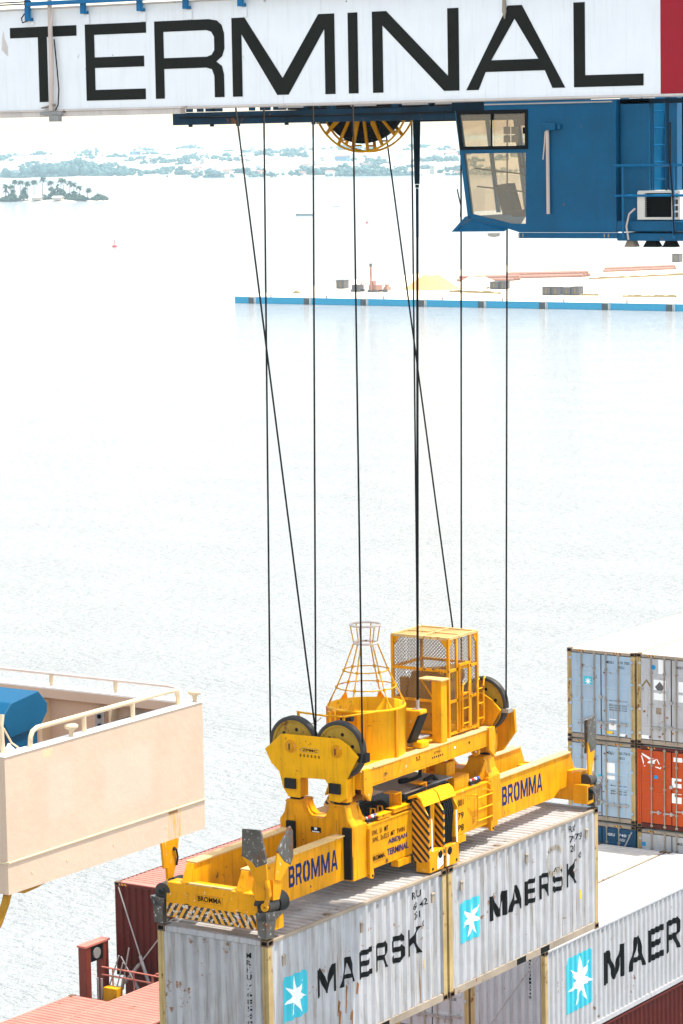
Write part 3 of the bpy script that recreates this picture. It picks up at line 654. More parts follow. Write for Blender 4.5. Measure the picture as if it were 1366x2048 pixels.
def door_end(c, panel):
    t, x0, x1, y, zb, zt = c['t'], c['x0'], c['x1'], c['y0'], c['zb'], c['zt']
    xm = (x0 + x1) / 2; z0 = zb + .145; z1 = zt - .12
    m = MB(); m.box(x0 + .13, x1 - .13, y + .05, y + .09, z0 - .002, z1 + .002); m.build('door_gasket', 'rubber', t)
    for a, b in ((x0 + .15, xm - .022), (xm + .022, x1 - .15)):
        d = MB(); d.box(a, b, y + .02, y + .049, z0 + .02, z1 - .02)
        d = d.build('door', panel, t)
        for q in (.19, .42, .60, .80):       # pressed ribs of the door skin
            z = z0 + (z1 - z0) * q
            m = MB(); m.prism('X', [(y + .021, z - .05), (y + .004, z - .035), (y + .004, z + .02), (y + .021, z + .05)], a + .09, b - .09); m.build('door_rib', panel, d)
        for f in (.36, .80) if a < xm - .5 else (.16, .58):
            x = a + (b - a) * f
            m = MB(); m.cyl((x, y - .022, zb + .05), (x, y - .022, zt - .04), .021, n=8, caps=True)
            for z in (zb + .09, zb + .5, zb + 1.3, zt - .6, zt - .1): m.box(x - .045, x + .045, y - .03, y + .003, z - .03, z + .03)
            m.build('lock_rod', 'cont_rail', d)
            zh = z0 + .42 + R.uniform(-.05, .08)
            m = MB(); m.box(x - .02, x + .36, y - .05, y - .03, zh, zh + .035); m.box(x + .2, x + .28, y - .04, y + .0, zh - .05, zh + .07); m.build('door_handle', 'galv', d)
        xs = a - .03 if a < xm - .5 else b + .03
        for q in (.08, .37, .66, .93):
            z = z0 + (z1 - z0) * q; m = MB(); m.box(xs - .05, xs + .05, y - .015, y + .01, z - .035, z + .035); m.build('hinge', panel, d)
    m = MB(); m.box(xm - .05, xm + .05, y - .04, y + .015, zb + 1.35, zb + 1.45); m.build('door_keeper', 'galv', t)
    for f in (.1, .78):
        a = x0 + .17 + f * (W - .5); m = MB(); m.box(a, a + .28, y + .003, y + .0075, zt - .085, zt - .035); m.build('hazard_label', 'hazard_corner', t)
def side_print(c, VF, mat, name, up=0.004):
    """flat print laid over the corrugated +X side: cut at every bend, pushed onto the profile"""
    V, F = VF; pr = c['spr']; bm = bmesh.new(); vv = [bm.verts.new((0, a, b)) for a, b in V]
    for f in F:
        try: bm.faces.new([vv[i] for i in f])
        except ValueError: pass
    lo = min(a for a, b in V); hi = max(a for a, b in V)
    for u, d in pr:
        if lo < u < hi: bmesh.ops.bisect_plane(bm, geom=bm.verts[:] + bm.edges[:] + bm.faces[:], plane_co=(0, u, 0), plane_no=(0, 1, 0), dist=1e-5)
    for v in bm.verts: v.co.x = c['x1'] - .012 - corr_at(pr, v.co.y) + up
    bmesh.ops.recalc_face_normals(bm, faces=bm.faces)
    for f in bm.faces:
        if f.normal.x < 0: f.normal_flip()
    me = bpy.data.meshes.new(name); o = parent_base(c['t']); bmesh.ops.translate(bm, verts=bm.verts, vec=-o); bm.to_mesh(me); bm.free()
    me.materials.append(MATS[mat]); ob = bpy.data.objects.new(name, me); col.objects.link(ob); ob.parent = c['t']; return ob
def end_print(c, V, F, mat, name, up=0.004):
    m = MB(); pr = c['epr']; m.add([(a, c['y0'] + .014 + corr_at(pr, a) - up, b) for a, b in V], F); m.build(name, mat, c['t'], fix=False)
def maersk(c, ys, zs, k=1.0):
    """star panel and the black word; ys = (box y0, y1, word y0, word y1), zs = (box z0, z1, word z0, word z1)"""
    b0, b1, w0, w1 = ys; z0, z1, q0, q1 = zs; r = .06 * k
    rb = [(b0, z0), (b1 - r, z0), (b1 - r * .3, z0 + r * .3), (b1, z0 + r), (b1, z1 - r), (b1 - r * .3, z1 - r * .3), (b1 - r, z1), (b0 + r, z1), (b0 + r * .3, z1 - r * .3), (b0, z1 - r)]
    V = rb; F = [list(t) for t in tessellate_polygon([[Vector((a, b, 0)) for a, b in rb]])]
    side_print(c, (V, F), 'teal_print', 'star_panel')
    cy = b0 + (b1 - b0) * .53; cz = z0 + (z1 - z0) * .5; ry = (b1 - b0) * .46; rz = (z1 - z0) * .46; S = []
    for i in range(14):
        a = rad(92) - i * math.pi / 7; q = 1.0 if i % 2 == 0 else .37
        S.append((cy + math.cos(a) * ry * q, cz + math.sin(a) * rz * q))
    side_print(c, (S, [list(t) for t in tessellate_polygon([[Vector((a, b, 0)) for a, b in S]])]), 'white_print', 'star', .008)
    x = 0; wd = (.66, .54, .48, .46, .48, .50); gap = .095; tot = sum(wd) + 5 * gap
    for ch, q in zip('MAERSK', wd):
        a = w0 + (w1 - w0) * x / tot; b = w0 + (w1 - w0) * (x + q) / tot; x += q + gap
        V, F = glyph_mesh(GL[ch], lambda u, v: (a + (b - a) * u, q0 + (q1 - q0) * v))
        side_print(c, (V, F), 'black_print', 'letter')
def side_text(c, txt, u0, u1, v0, v1, mat='black_print', bold=0.01):
    V, F = text2d(txt, bold); side_print(c, ([(u0 + (u1 - u0) * a, v0 + (v1 - v0) * b) for a, b in V], F), mat, 'number_print')
def door_text(c, txt, x0, x1, z0, z1, mat='black_print', y=-.0):
    V, F = text2d(txt, .01); m = MB(); m.add([(x0 + (x1 - x0) * a, c['y0'] + .017 + y, z0 + (z1 - z0) * b) for a, b in V], F); m.build('number_print', mat, c['t'], fix=False)
def door_patch(c, poly, mat, name='sticker', y=0.0):
    m = MB(); m.prism('Y', poly, c['y0'] + .0165 + y, c['y0'] + .0195 + y); m.build(name, mat, c['t'])
def rect(x0, z0, x1, z1): return [(x0, z0), (x1, z0), (x1, z1), (x0, z1)]

# the two held boxes
ZT = 28.003
h1 = container('near grey container with black lettering and a star panel hanging from the yellow spreader', 0, 0, ZT, group='pair of containers held by the spreader')
maersk(h1, (.46, 1.24, 1.56, 5.16), (26.38, 27.2, 26.57, 27.09))
for txt, a, b, z0, z1 in (('RKU', 4.84, 5.14, 27.66, 27.80), ('68 482', 4.86, 5.40, 27.45, 27.58), ('2G1', 4.88, 5.12, 27.26, 27.39)): side_text(h1, txt, a, b, z0, z1)
side_text(h1, '0', 5.17, 5.28, 27.06, 27.18)
side_print(h1, ([(5.20, 26.22), (5.27, 26.22), (5.27, 26.42), (5.20, 26.42)], [[0, 1, 2, 3]]), 'yellow_print', 'yellow_tag')
for i, ch in enumerate('MRKU7685482'):
    V, F = text2d(ch, .02); z = 27.63 - i * .132 - (.05 if i > 3 else 0) - (.05 if i > 9 else 0)
    end_print(h1, [(-.475 + .07 * a, z + .1 * b) for a, b in V], F, 'black_print', 'number_print')
for k in range(9):    # scraped rust scars under the word
    u = 2.25 + R.uniform(0, .75); z = 25.75 + R.uniform(0, .6); L_ = R.uniform(.1, .3)
    side_print(h1, ([(u, z), (u + .03, z - .02), (u + .055, z + L_), (u + .02, z + L_ + .05)], [[0, 1, 2, 3]]), 'rust_print', 'scrape')
h2 = container('far grey container with black lettering hanging from the yellow spreader above the stowed boxes', 0, 6.134, ZT, group='pair of containers held by the spreader', phase=.1)
maersk(h2, (6.61, 7.39, 7.73, 11.33), (26.38, 27.2, 26.57, 27.07))
for txt, a, b, z0, z1 in (('RKU', 11.02, 11.28, 27.69, 27.82), ('79 750', 11.03, 11.57, 27.47, 27.61), ('2G1', 11.05, 11.27, 27.27, 27.41)): side_text(h2, txt, a, b, z0, z1)
side_text(h2, '0', 11.36, 11.46, 27.08, 27.2)
side_print(h2, ([(11.37, 26.2), (11.44, 26.2), (11.44, 26.4), (11.37, 26.4)], [[0, 1, 2, 3]]), 'yellow_print', 'yellow_tag')
for i in range(20):    # brown ring stain by the last letters
    a = i / 20 * 5.2 + .6; u = 10.35 + math.cos(a) * .3; z = 27.25 + math.sin(a) * .28
    side_print(h2, ([(u - .05, z - .04), (u + .05, z - .05), (u + .06, z + .04), (u - .04, z + .05)], [[0, 1, 2, 3]]), 'stain', 'ring_stain', .0055)
for c in (h1, h2):     # vents and dents on the side
    for u in (c['y0'] + .45, c['y0'] + 3.0, c['y1'] - .55):
        m = MB(); m.box(-.014, .006, u, u + .09, 27.45, 27.62); m.prism('Y', [(-.014, 27.62), (.02, 27.62), (.006, 27.64), (-.014, 27.64)], u - .01, u + .1); m.build('vent_cover', 'cont_rail', c['t'])
    for q in (.33, .43, .59, .69):        # forklift pockets in the bottom rail
        u = c['y0'] + 6.058 * q
        if q in (.43, .59): m = MB(); m.box(-.003, .0, u, u + .36, c['zb'] + .02, c['zb'] + .14); m.build('fork_pocket', 'dark', c['t'])

# stowed bays on the ship
s1 = container('long white roofed grey container with black lettering and star, stowed at the lower right', -10.45, 28.3, 19.56, 12.192, 2.896, 'cont_grey2', roof='cont_whiteroof_lit', rail='cont_grey2', group='containers stowed on the ship')
maersk(s1, (29.53, 31.10, 31.75, 38.9), (17.45, 19.05, 17.75, 18.72), 3.0)
m = MB()
V, F = text2d('MRKU 3112948', .02)
for i, ch in enumerate('MRKU3112948'):
    V, F = text2d(ch, .02); z = 19.22 - i * .105; end_print(s1, [(-10.98 + .07 * a, z + .08 * b) for a, b in V], F, 'black_print', 'number_print')
s0 = container('grey container with beige ribbed roof and doors, left of the long lettered stowed one', -12.95, 28.3, 19.56, 12.192, 2.896, 'cont_grey2', roof='cont_beigeroof', door=True, group='containers stowed on the ship')
for q in range(4): door_text(s0, 'TARE  CUBE', -13.75, -13.35, 18.16 - q * .14, 18.25 - q * .14)
c = container('pale blue stowed container glimpsed under the near held container', -15.45, 28.3, 19.3, 12.192, 2.896, 'cont_ltblue', roof='cont_beigeroof', group='containers stowed on the ship')
red = container('dark maroon container with pink ribbed roof at the ship side on the left', -22.95, 28.2, 19.75, 12.192, 2.896, 'cont_maroon', post='cont_maroon', roof='cont_maroon_lit', rail='cont_maroon', group='containers stowed on the ship')
m = MB(); m.box(-23.75, -23.55, 28.18, 28.205, 17.3, 17.6); m.build('yellow_sticker', 'yellow_print', red['t'])
m = MB(); m.box(-25.2, -24.9, 28.19, 28.207, 19.66, 19.71); m.build('hazard_label', 'hazard_corner', red['t'])
mar = container('dark maroon container lying under the long lettered stowed one at lower right', -10.45, 28.3, 16.62, 12.192, 2.591, 'cont_maroon', post='cont_maroon', roof='cont_maroon_lit', rail='cont_maroon', group='containers stowed on the ship')
container('container whose sunlit pink ribbed roof shows at the bottom left corner', -22.95, 13.8, 16.8, 12.192, 2.591, 'cont_maroon', post='cont_maroon', roof='cont_maroon_lit', rail='cont_maroon_lit', group='containers stowed on the ship')
container('container with the larger light pink ribbed roof beside the near held container', -20.48, 15.6, 17.3, 12.192, 2.896, 'cont_maroon', post='cont_maroon', roof='cont_maroon_lit', rail='cont_maroon_lit', group='containers stowed on the ship')
YS = 40.82
def stackbox(label, x1, zt, H, panel, nums, numcol='black_print', roof='cont_whiteroof_lit', post='cont_post', rail='cont_rail'):
    c = container(label, x1, YS, zt, 12.192, H, panel, post=post, roof=roof, rail=rail, door=True, group='containers stowed on the ship')
    x0 = x1 - W
    door_text(c, nums[0], x0 + 1.40, x0 + 1.68, zt - .40, zt - .31, numcol); door_text(c, nums[1], x0 + 1.82, x0 + 2.24, zt - .39, zt - .30, numcol); door_text(c, '45G1', x0 + 1.82, x0 + 2.05, zt - .54, zt - .45, numcol)
    return c
a = stackbox('pale blue container with lock rods, top left of the door stack at right', -14.21, 25.73, 2.896, 'cont_ltblue', ('MRSU', '210 700'))
door_patch(a, rect(-16.05, 24.55, -15.74, 24.86), 'teal_print', 'star_panel')
S = []
for i in range(14):
    an = rad(90) - i * math.pi / 7; q = .14 if i % 2 == 0 else .05; S.append((-15.895 + math.cos(an) * q, 24.70 + math.sin(an) * q))
door_patch(a, S, 'white_print', 'star', -.003)
for q in range(5): door_text(a, 'MGW  TARE  NET  CU CAP', -15.13, -14.5, 24.12 - q * .075, 24.165 - q * .075)
door_patch(a, rect(-15.15, 23.2, -14.88, 23.55), 'white_print'); door_patch(a, rect(-15.28, 23.06, -15.02, 23.15), 'yellow_print'); door_patch(a, rect(-14.78, 23.02, -14.55, 23.1), 'white_print')
b = stackbox('grey container with white placards, top right of the door stack', -11.71, 25.75, 2.896, 'cont_grey2', ('MSKU', '384 115'))
door_patch(b, [(-13.55, 25.25), (-13.48, 25.3), (-13.48, 25.38), (-13.55, 25.43), (-13.62, 25.38), (-13.62, 25.3)], 'blue_print')
for q, mt in ((0, 'site_brown'), ):
    door_patch(b, [(-13.98, 24.72), (-13.8, 24.95), (-13.62, 24.72), (-13.66, 24.68), (-13.8, 24.86), (-13.94, 24.68)], mt)
door_patch(b, rect(-13.55, 24.3, -13.12, 24.95), 'white_print'); door_patch(b, [(-13.5, 24.72), (-13.33, 24.9), (-13.17, 24.72), (-13.33, 24.5)], 'site_grey', y=-.003)
door_patch(b, rect(-12.68, 24.3, -12.25, 24.95), 'white_print'); door_patch(b, rect(-13.47, 23.85, -13.28, 24.12), 'cont_rail'); door_patch(b, rect(-13.98, 23.02, -13.7, 23.14), 'white_print')
door_patch(b, rect(-13.38, 25.05, -13.2, 25.6), 'white_print')
c2 = stackbox('pale blue container with white door placards, second tier left of the door stack', -14.21, 22.80, 2.591, 'cont_ltblue', ('MSKU', '050 774 0'))
door_patch(c2, rect(-15.28, 21.58, -14.95, 22.12), 'white_print'); door_patch(c2, rect(-15.98, 21.7, -15.7, 22.14), 'white_print')
for q in range(4): door_text(c2, 'MGW  TARE  NET', -15.1, -14.5, 21.36 - q * .085, 21.41 - q * .085)
door_patch(c2, rect(-15.56, 21.62, -15.44, 21.72), 'teal_print')
c3 = stackbox('orange red container with a white winged emblem, second tier of the door stack', -11.71, 22.80, 2.896 - .25, 'cont_orange', ('TCLU', '512 3'), 'white_print', post='cont_orange', rail='cont_maroon')
for pg in ([(-14.03, 22.52), (-13.98, 22.56), (-13.66, 22.42), (-13.52, 22.40), (-13.72, 22.37), (-13.97, 22.5)], [(-14.03, 22.52), (-13.9, 22.12), (-13.87, 22.14), (-13.98, 22.5)], [(-13.9, 22.12), (-13.72, 22.33), (-13.55, 22.36), (-13.46, 22.41), (-13.54, 22.28), (-13.42, 22.16), (-13.3, 22.12), (-13.33, 22.09), (-13.5, 22.14), (-13.62, 22.25), (-13.72, 22.22)], [(-13.46, 22.40), (-13.32, 22.12), (-13.29, 22.14), (-13.43, 22.41)]):
    door_patch(c3, pg, 'white_print', 'emblem')
door_patch(c3, rrect(-13.55, 21.72, -13.42, 21.88, .03), 'blue_print'); door_patch(c3, rect(-12.86, 22.38, -12.56, 22.52), 'white_print')
door_patch(c3, rect(-12.92, 21.55, -12.58, 21.85), 'white_print'); door_patch(c3, rect(-12.92, 21.05, -12.58, 21.36), 'white_print')
c4 = stackbox('dark blue container with white numbers at the foot of the door stack', -14.21, 20.14, 2.896, 'cont_navy', ('MSKU', '740 3'), 'white_print', post='cont_navy')
c5 = stackbox('grey container under the orange red one at the foot of the door stack', -11.71, 20.10, 2.896, 'cont_grey2', ('MRKU', '118 2'))
door_patch(c5, rect(-13.99, 19.55, -13.86, 19.68), 'blue_print')
# rust gathered at door feet and dents
for cc in (a, b, c2):
    for k in range(14):
        x = cc['x0'] + .25 + R.random() * (W - .5); z = cc['zb'] + .2 + R.random() ** 2 * 1.0; s = R.uniform(.015, .05)
        door_patch(cc, [(x - s, z), (x, z - s), (x + s * 1.2, z + s * .2), (x + s * .2, z + s)], 'rust_print', 'rust_scab')
# ship below
t = thing('ship_hull', 'dark hull of the container ship under the stowed containers', 'ship', (-18, 20, 0))
m = MB(); m.prism('Y', [(-25.8, 12), (-25.8, 1), (-24, -4), (-2, -4), (0.2, 1), (0.2, 12)], -30, 62); m.build('hull', 'hull_paint', t)
m = MB(); m.box(-25.6, -9.8, 12.6, 27.9, 12.02, 14.19); m.build('hatch_cover', 'lash_red', t)
m = MB(); m.box(-25.6, -9.8, 28.1, 40.6, 12.02, 14.0); m.build('hatch_cover', 'lash_red', t)
m = MB(); m.box(-25.6, -9.8, 40.75, 53.2, 12.02, 17.2); m.build('hatch_cover', 'lash_red', t)
m = MB(); m.box(-17.88, -13.0, 28.5, 40.4, 14.02, 16.2); m.box(-25.3, -23.0, 28.5, 40.3, 14.02, 16.84); m.build('cell_guide', 'lash_red', t)
# lashing bridge at the left with its rods
t = thing('lashing_bridge', 'rust red lashing bridge post frame standing between the pink roofs on the left', 'lashing bridge', (-25.2, 27.2, 14.2))
for ya in (26.75, 27.62):
    m = MB(); m.box(-25.72, -25.42, ya, ya + .26, 14.2, 18.0); m.build('post', 'lash_red', t, bevel=.02)
m = MB(); m.box(-25.74, -25.40, 26.72, 27.92, 18.002, 18.06); m.build('cap_beam', 'lash_pink', t)
m = MB(); m.box(-25.6, -25.45, 27.02, 27.61, 17.5, 17.98); m.build('lamp_housing', 'dark', t)
m = MB(); m.cyl((-25.45, 27.3, 17.74), (-25.41, 27.3, 17.74), .17, n=16); m.build('lamp_glass', 'galv', t)
for z in (17.26, 17.02):
    m = MB(); m.tube([(-25.41, 27.5, z), (-24.2, 27.5, z), (-22.8, 27.5, z - .02)], .028); m.build('handrail', 'lash_pink', t)
for x in (-25.0, -24.2, -23.5):
    m = MB(); m.cyl((x, 27.5, 15.5), (x, 27.5, 17.25), .025); m.build('stanchion', 'lash_pink', t)
m = MB(); m.tube([(-23.6, 27.6, 16.6), (-23.55, 27.6, 17.2), (-23.4, 27.6, 17.3), (-22.9, 27.6, 17.28)], .03); m.build('handrail', 'lash_pink', t)
m = MB(); m.box(-25.4, -22.6, 27.05, 27.55, 15.6, 15.66); m.build('walkway', 'lash_red', t)
m = MB(); m.box(-25.1, -24.6, 27.15, 27.45, 16.2, 16.75); m.build('yellow_bin', 'yellow_worn', t)
for x in (-25.35, -25.2):
    m = MB(); m.cyl((x, 27.2, 14.2), (x, 27.2, 17.0), .03); m.build('pipe', 'galv', t)
def lash(p, q, label, turn=True):
    t = thing('lashing_rod', label, 'lashing rod', p)
    p = Vector(p); q = Vector(q); d = (q - p)
    MB().cyl(p, q, .022, n=7).build('rod', 'galv', t)
    if turn:
        a = p + d * .02; b = p + d * .3; MB().cyl(a, b, .055, n=7).build('turnbuckle', 'galv', t)
lash((-24.0, 28.0, 16.75), (-25.15, 28.08, 19.64), 'lashing rod leaning left across the maroon container end')
lash((-24.9, 27.95, 16.7), (-23.1, 28.1, 18.9), 'lashing rod leaning right across the maroon container end')
lash((-24.15, 27.7, 16.6), (-24.75, 27.6, 17.65), 'loose lashing rod propped against the handrail of the lashing bridge')
lash((-24.75, 27.6, 16.6), (-24.45, 27.62, 17.95), 'loose lashing rod standing upright behind the lashing bridge')
lash((-25.3, 27.45, 16.2), (-24.75, 27.5, 17.7), 'loose lashing rod leaning by the lashing bridge post')
lash((-25.05, 27.45, 16.0), (-24.6, 27.5, 17.5), 'second loose lashing rod leaning by the lashing bridge post')
lash((-12.6, 28.0, 16.6), (-10.5, 28.12, 19.54), 'thin lashing rod crossing the pale end of the long lettered container', False)
lash((-14.9, 40.5, 18.6), (-14.28, 40.7, 19.98), 'lashing rod at the foot of the dark blue container')

# ------------------------------------------------------------------ the crane: boom girder
GY = 1.0; GB = 42.64; GT = 44.45
g = thing('boom_girder', 'white crane boom girder with huge black TERMINAL lettering and a crimson end', 'crane boom', (0.8, 1.6, GB))
m = MB(); m.box(-34, 7.30, GY, 2.3, GB, GT); m.build('white_section', 'boom_white', g)
m = MB(); m.box(7.302, 20, GY, 2.3, GB, GT); m.build('crimson_section', 'boom_red', g)
m = MB(); m.box(-34, 20, GY - .05, 2.36, GB - .035, GB - .002); m.build('bottom_flange', 'flange', g)
m = MB(); m.box(-34, -2.2, GY - .02, GY + .14, GB - .13, GB - .037); m.build('rail_strip', 'flange', g)
m = MB(); m.box(-34, 20, GY - .04, 2.35, GT + .002, GT + .03); m.build('top_flange', 'flange', g)
for x in (-5.05, -.4, 3.4, 7.2):
    m = MB(); m.box(x - .006, x + .006, GY - .004, GY + .01, GB + .02, GT - .02); m.build('weld_seam', 'boom_white', g)
TB, TT = 42.78, 44.14; sw = .215; st = .19
def LT(parts): 
    m = MB(); m.add(*glyph_mesh(parts, lambda a, b: (a, GY - .006, b))); m.build('letter', 'letter_black', g, fix=False)
def bars(x0, x1, z0, z1): return [(x0, z0), (x1, z0), (x1, z1), (x0, z1)]
LT([([(-5.39, TB), (-5.18, TB), (-5.18, TT - st), (-4.49, TT - st), (-4.49, TT), (-6.04, TT), (-6.04, TT - st), (-5.39, TT - st)], [])])
LT([([(-4.30, TB), (-2.96, TB), (-2.96, TB + st), (-4.09, TB + st), (-4.09, 43.36), (-2.98, 43.36), (-2.98, 43.55), (-4.09, 43.55), (-4.09, TT - st), (-2.92, TT - st), (-2.92, TT), (-4.30, TT)], [])])
LT([([(-2.74, TB), (-2.54, TB), (-2.54, 43.30), (-1.62, 43.30), (-1.50, 43.27), (-1.45, 43.15), (-1.45, TB), (-1.24, TB), (-1.24, 43.17), (-1.28, 43.32), (-1.40, 43.40), (-1.27, 43.49), (-1.22, 43.62), (-1.22, 43.88), (-1.27, 44.03), (-1.37, 44.11), (-1.55, TT), (-2.74, TT)],
     [[(-2.54, 43.49), (-1.60, 43.49), (-1.50, 43.52), (-1.44, 43.60), (-1.44, 43.83), (-1.50, 43.92), (-1.60, 43.95), (-2.54, 43.95)]])])
LT([([(-1.06, TB), (-.85, TB), (-.85, 43.85), (-.12, TB + .01), (.12, TB + .01), (.88, 43.88), (.88, TB), (1.09, TB), (1.09, TT), (.76, TT), (.0, 43.08), (-.78, TT), (-1.06, TT)], [])])
LT([(bars(1.36, 1.56, TB, TT), [])])
LT([([(1.85, TB), (2.06, TB), (2.06, 43.9), (3.26, TB), (3.56, TB), (3.56, TT), (3.34, TT), (3.34, 43.03), (2.14, TT), (1.85, TT)], [])])
LT([([(3.69, TB), (3.93, TB), (4.07, 43.07), (5.19, 43.07), (5.33, TB), (5.57, TB), (4.77, TT), (4.50, TT)], [[(4.18, 43.26), (5.07, 43.26), (4.63, 43.92)]])])
LT([([(5.73, TB), (7.0, TB), (7.0, TB + st), (5.94, TB + st), (5.94, TT), (5.73, TT)], [])])
# walkway gear along its top and the white conduit
m = MB(); m.tube([(-5.35, GY - .12, GT + .22), (20, GY - .12, GT + .22)], .055); m.build('walkway_pipe', 'blue_bright', g)
m = MB(); m.box(-5.5, 20, GY - .2, GY - .06, GT + .06, GT + .13); m.build('walkway_channel', 'blue_bright', g)
for z in (.10, .14, .22):
    m = MB(); m.tube([(-6.6 + z, GY - .16, GT + z), (-5.4, GY - .16, GT + z)], .012); m.build('stay_wire', 'blue_dark', g)
for x in (-5.53, -4.25, -2.98, -1.97, -.79):
    z = GT - (.12 if x > -5 else .2); m = MB(); m.box(x - .05, x + .05, GY - .13, GY - .07, z, GT + .2); m.box(x - .05, x + .05, GY - .07, GY - .004, z, z + .05); m.build('bracket', 'blue_bright', g)
    m = MB(); m.box(x - .045, x + .075, GY - .035, GY - .004, z - (.18 if x > -5 else .08), z - .01); m.build('gusset', 'boom_white', g)
m = MB(); m.tube([(-5.02, GY - .09, GT + .3), (-5.03, GY - .09, 43.2), (-5.06, GY - .09, GB - .02)], .042, 8); m.build('conduit', 'pipe_white', g)
m = MB(); m.tube([(-4.96, GY - .07, 43.9), (-4.92, GY - .06, 43.4), (-4.89, GY - .06, 43.0), (-4.91, GY - .07, 42.72), (-4.97, GY - .08, 42.62)], .012); m.build('loose_cable', 'rubber', g)
m = MB(); m.tube([(-5.6, GY - .08, 44.4), (-5.68, GY - .1, 44.3), (-5.66, GY - .1, 44.22), (-5.55, GY - .08, 44.25)], .012); m.build('loose_cable', 'rubber', g)
m = MB(); m.box(-5.30, -4.82, GY - .12, GY - .055, GB - .1, GB - .04); m.box(-5.06, -4.84, GY - .16, GY - .06, GB - .22, GB - .11); m.build('cable_bracket', 'plate_grey', g)
m = MB(); m.prism('Y', [(-5.28, GB + .04), (-5.0, GB + .1), (-5.0, GB + .07), (-5.28, GB + .02)], GY - .11, GY - .02); m.build('drip_plate', 'cont_rail', g)
m = MB(); m.prism('Y', [(-6.25, 43.75), (-6.1, 43.62), (-6.1, 43.8), (-6.17, 43.95), (-6.2, 44.1), (-6.23, 43.95)], GY - .0035, GY - .002); m.build('paint_patch', 'flange', g)
m = MB(); m.prism('Y', [(4.42, 44.05), (4.46, 43.92), (4.49, 44.05), (4.47, 44.3), (4.43, 44.3)], GY - .05, GY - .02); m.build('cleat', 'cont_rail', g)

# trolley under the girder
t = thing('trolley', 'dark blue trolley frame running under the white boom girder', 'crane trolley', (-1.2, 6.1, 42.3))
m = MB(); m.box(-4.6, 1.9, 4.0, 4.25, 42.33, 42.56); m.build('side_beam', 'blue_mid', t)
m = MB(); m.box(-4.6, 2.2, 8.9, 9.15, 42.33, 42.56); m.build('side_beam', 'blue_dark', t)
for x in (-4.5, -2.9, 1.2, 1.95):
    m = MB(); m.box(x, x + .22, 4.26, 8.89, 42.36, 42.54); m.build('cross_beam', 'blue_dark', t)
for x, wd in ((-4.58, .06), (-4.3, .05), (-4.05, .05), (-3.85, .16), (-3.6, .04), (-2.85, .04), (-2.6, .14), (-2.3, .2), (-1.7, .06), (-1.1, .1), (-.4, .08), (.3, .14), (.9, .2), (1.5, .12)):
    m = MB(); m.box(x, x + wd, 4.02, 4.18, 42.57, 43.3); m.build('hanger', 'blue_mid', t)
m = MB(); m.box(-1.9, 1.9, 4.3, 5.2, 42.60, 42.9); m.box(-.6, 1.9, 4.08, 4.29, 42.66, 42.84); m.build('dark_machinery_fill', 'dark', t)
m = MB(); m.box(-2.85, 1.9, 5.3, 8.6, 42.58, 43.2); m.build('dark_machinery_fill', 'dark', t)  # plain dark box added to blacken the gaps behind the hangers
m = MB(); m.tube([(-2.1, 4.1, 42.62), (-1.5, 4.1, 42.9)], .04); m.tube([(-1.9, 4.1, 42.9), (-1.3, 4.1, 42.62)], .03); m.build('brace', 'blue_bright', t)
for x in (-4.2, -3.7, -3.1, -2.0, -1.4, -.2, .8):
    m = MB(); m.cyl((x, 4.02, 42.33), (x, 4.02, 42.29), .04); m.build('bolt_head', 'blue_dark', t)
m = MB(); m.tube([(-4.4, 3.96, 42.47), (-1.0, 3.96, 42.45), (1.7, 3.96, 42.46)], .018); m.build('cable', 'rubber', t)
for x in (-2.1, -.5, .6, 1.3):
    m = MB(); m.box(x, x + .5, 3.9, 3.99, 42.6, 42.66); m.build('cable_tray', 'galv', t)
rl = thing('cable_reel', 'yellow spoked cable reel half hidden by the white boom girder', 'cable reel', (-1.55, 6.0, 42.87))
rc = Vector((-1.55, 6.0, 42.87))
for y in (5.86, 6.14): MB().ring((rc.x, y, rc.z), 1.10, .022, 'Y', 56, 6).build('rim', 'yellow_clean', rl, smooth=True)
prof = [(.15, -.1), (.93, -.1), (.93, .1), (.15, .1)]
m = MB(); pr = [(.15, -.1)]
for k in range(20): r_ = .3 + k * .033; pr += [(r_, -.1), (r_ + .012, -.112), (r_ + .026, -.1)]
pr += [(.93, -.08), (.93, .08), (.15, .1)]
m.lathe(rc, pr, 48, 'Y'); m.build('cable_coil', 'rubber', rl)
for k in range(20):
    a = 2 * math.pi * (k + .4) / 20; wide = k % 2 == 0; d = Vector((math.cos(a), 0, math.sin(a))); s = Vector((-d.z, 0, d.x))
    w0, w1 = (.075, .028) if wide else (.03, .03)
    for y in (5.87, ) if wide else (5.87, 6.13):
        P = [rc + d * .25 - s * w0, rc + d * .25 + s * w0, rc + d * 1.09 + s * w1, rc + d * 1.09 - s * w1]
        m = MB(); m.hexa([(p.x, y - .015, p.z) for p in P], [(p.x, y + .015, p.z) for p in P]); m.build('spoke', 'yellow', rl)
    MB().cyl(rc + d * 1.0 + Vector((0, -.14, 0)), rc + d * 1.0 + Vector((0, .14, 0)), .018, n=6).build('tie_bar', 'yellow', rl)
p = thing('cable_guide', 'dark blue tapered cable guide pole hanging below the trolley right of the reel', 'pole', (-.335, 5.9, 40.15))
MB().cyl((-.335, 5.9, 42.5), (-.345, 5.9, 41.15), .078, .05, 12).build('sleeve', 'blue_dark', p, smooth=False)
MB().cyl((-.345, 5.9, 41.14), (-.345, 5.9, 41.08), .04, .035, 10).build('collar', 'dark', p)
MB().cyl((-.345, 5.9, 41.07), (-.355, 5.9, 40.15), .03, .027, 10).build('tube', 'blue_dark', p)

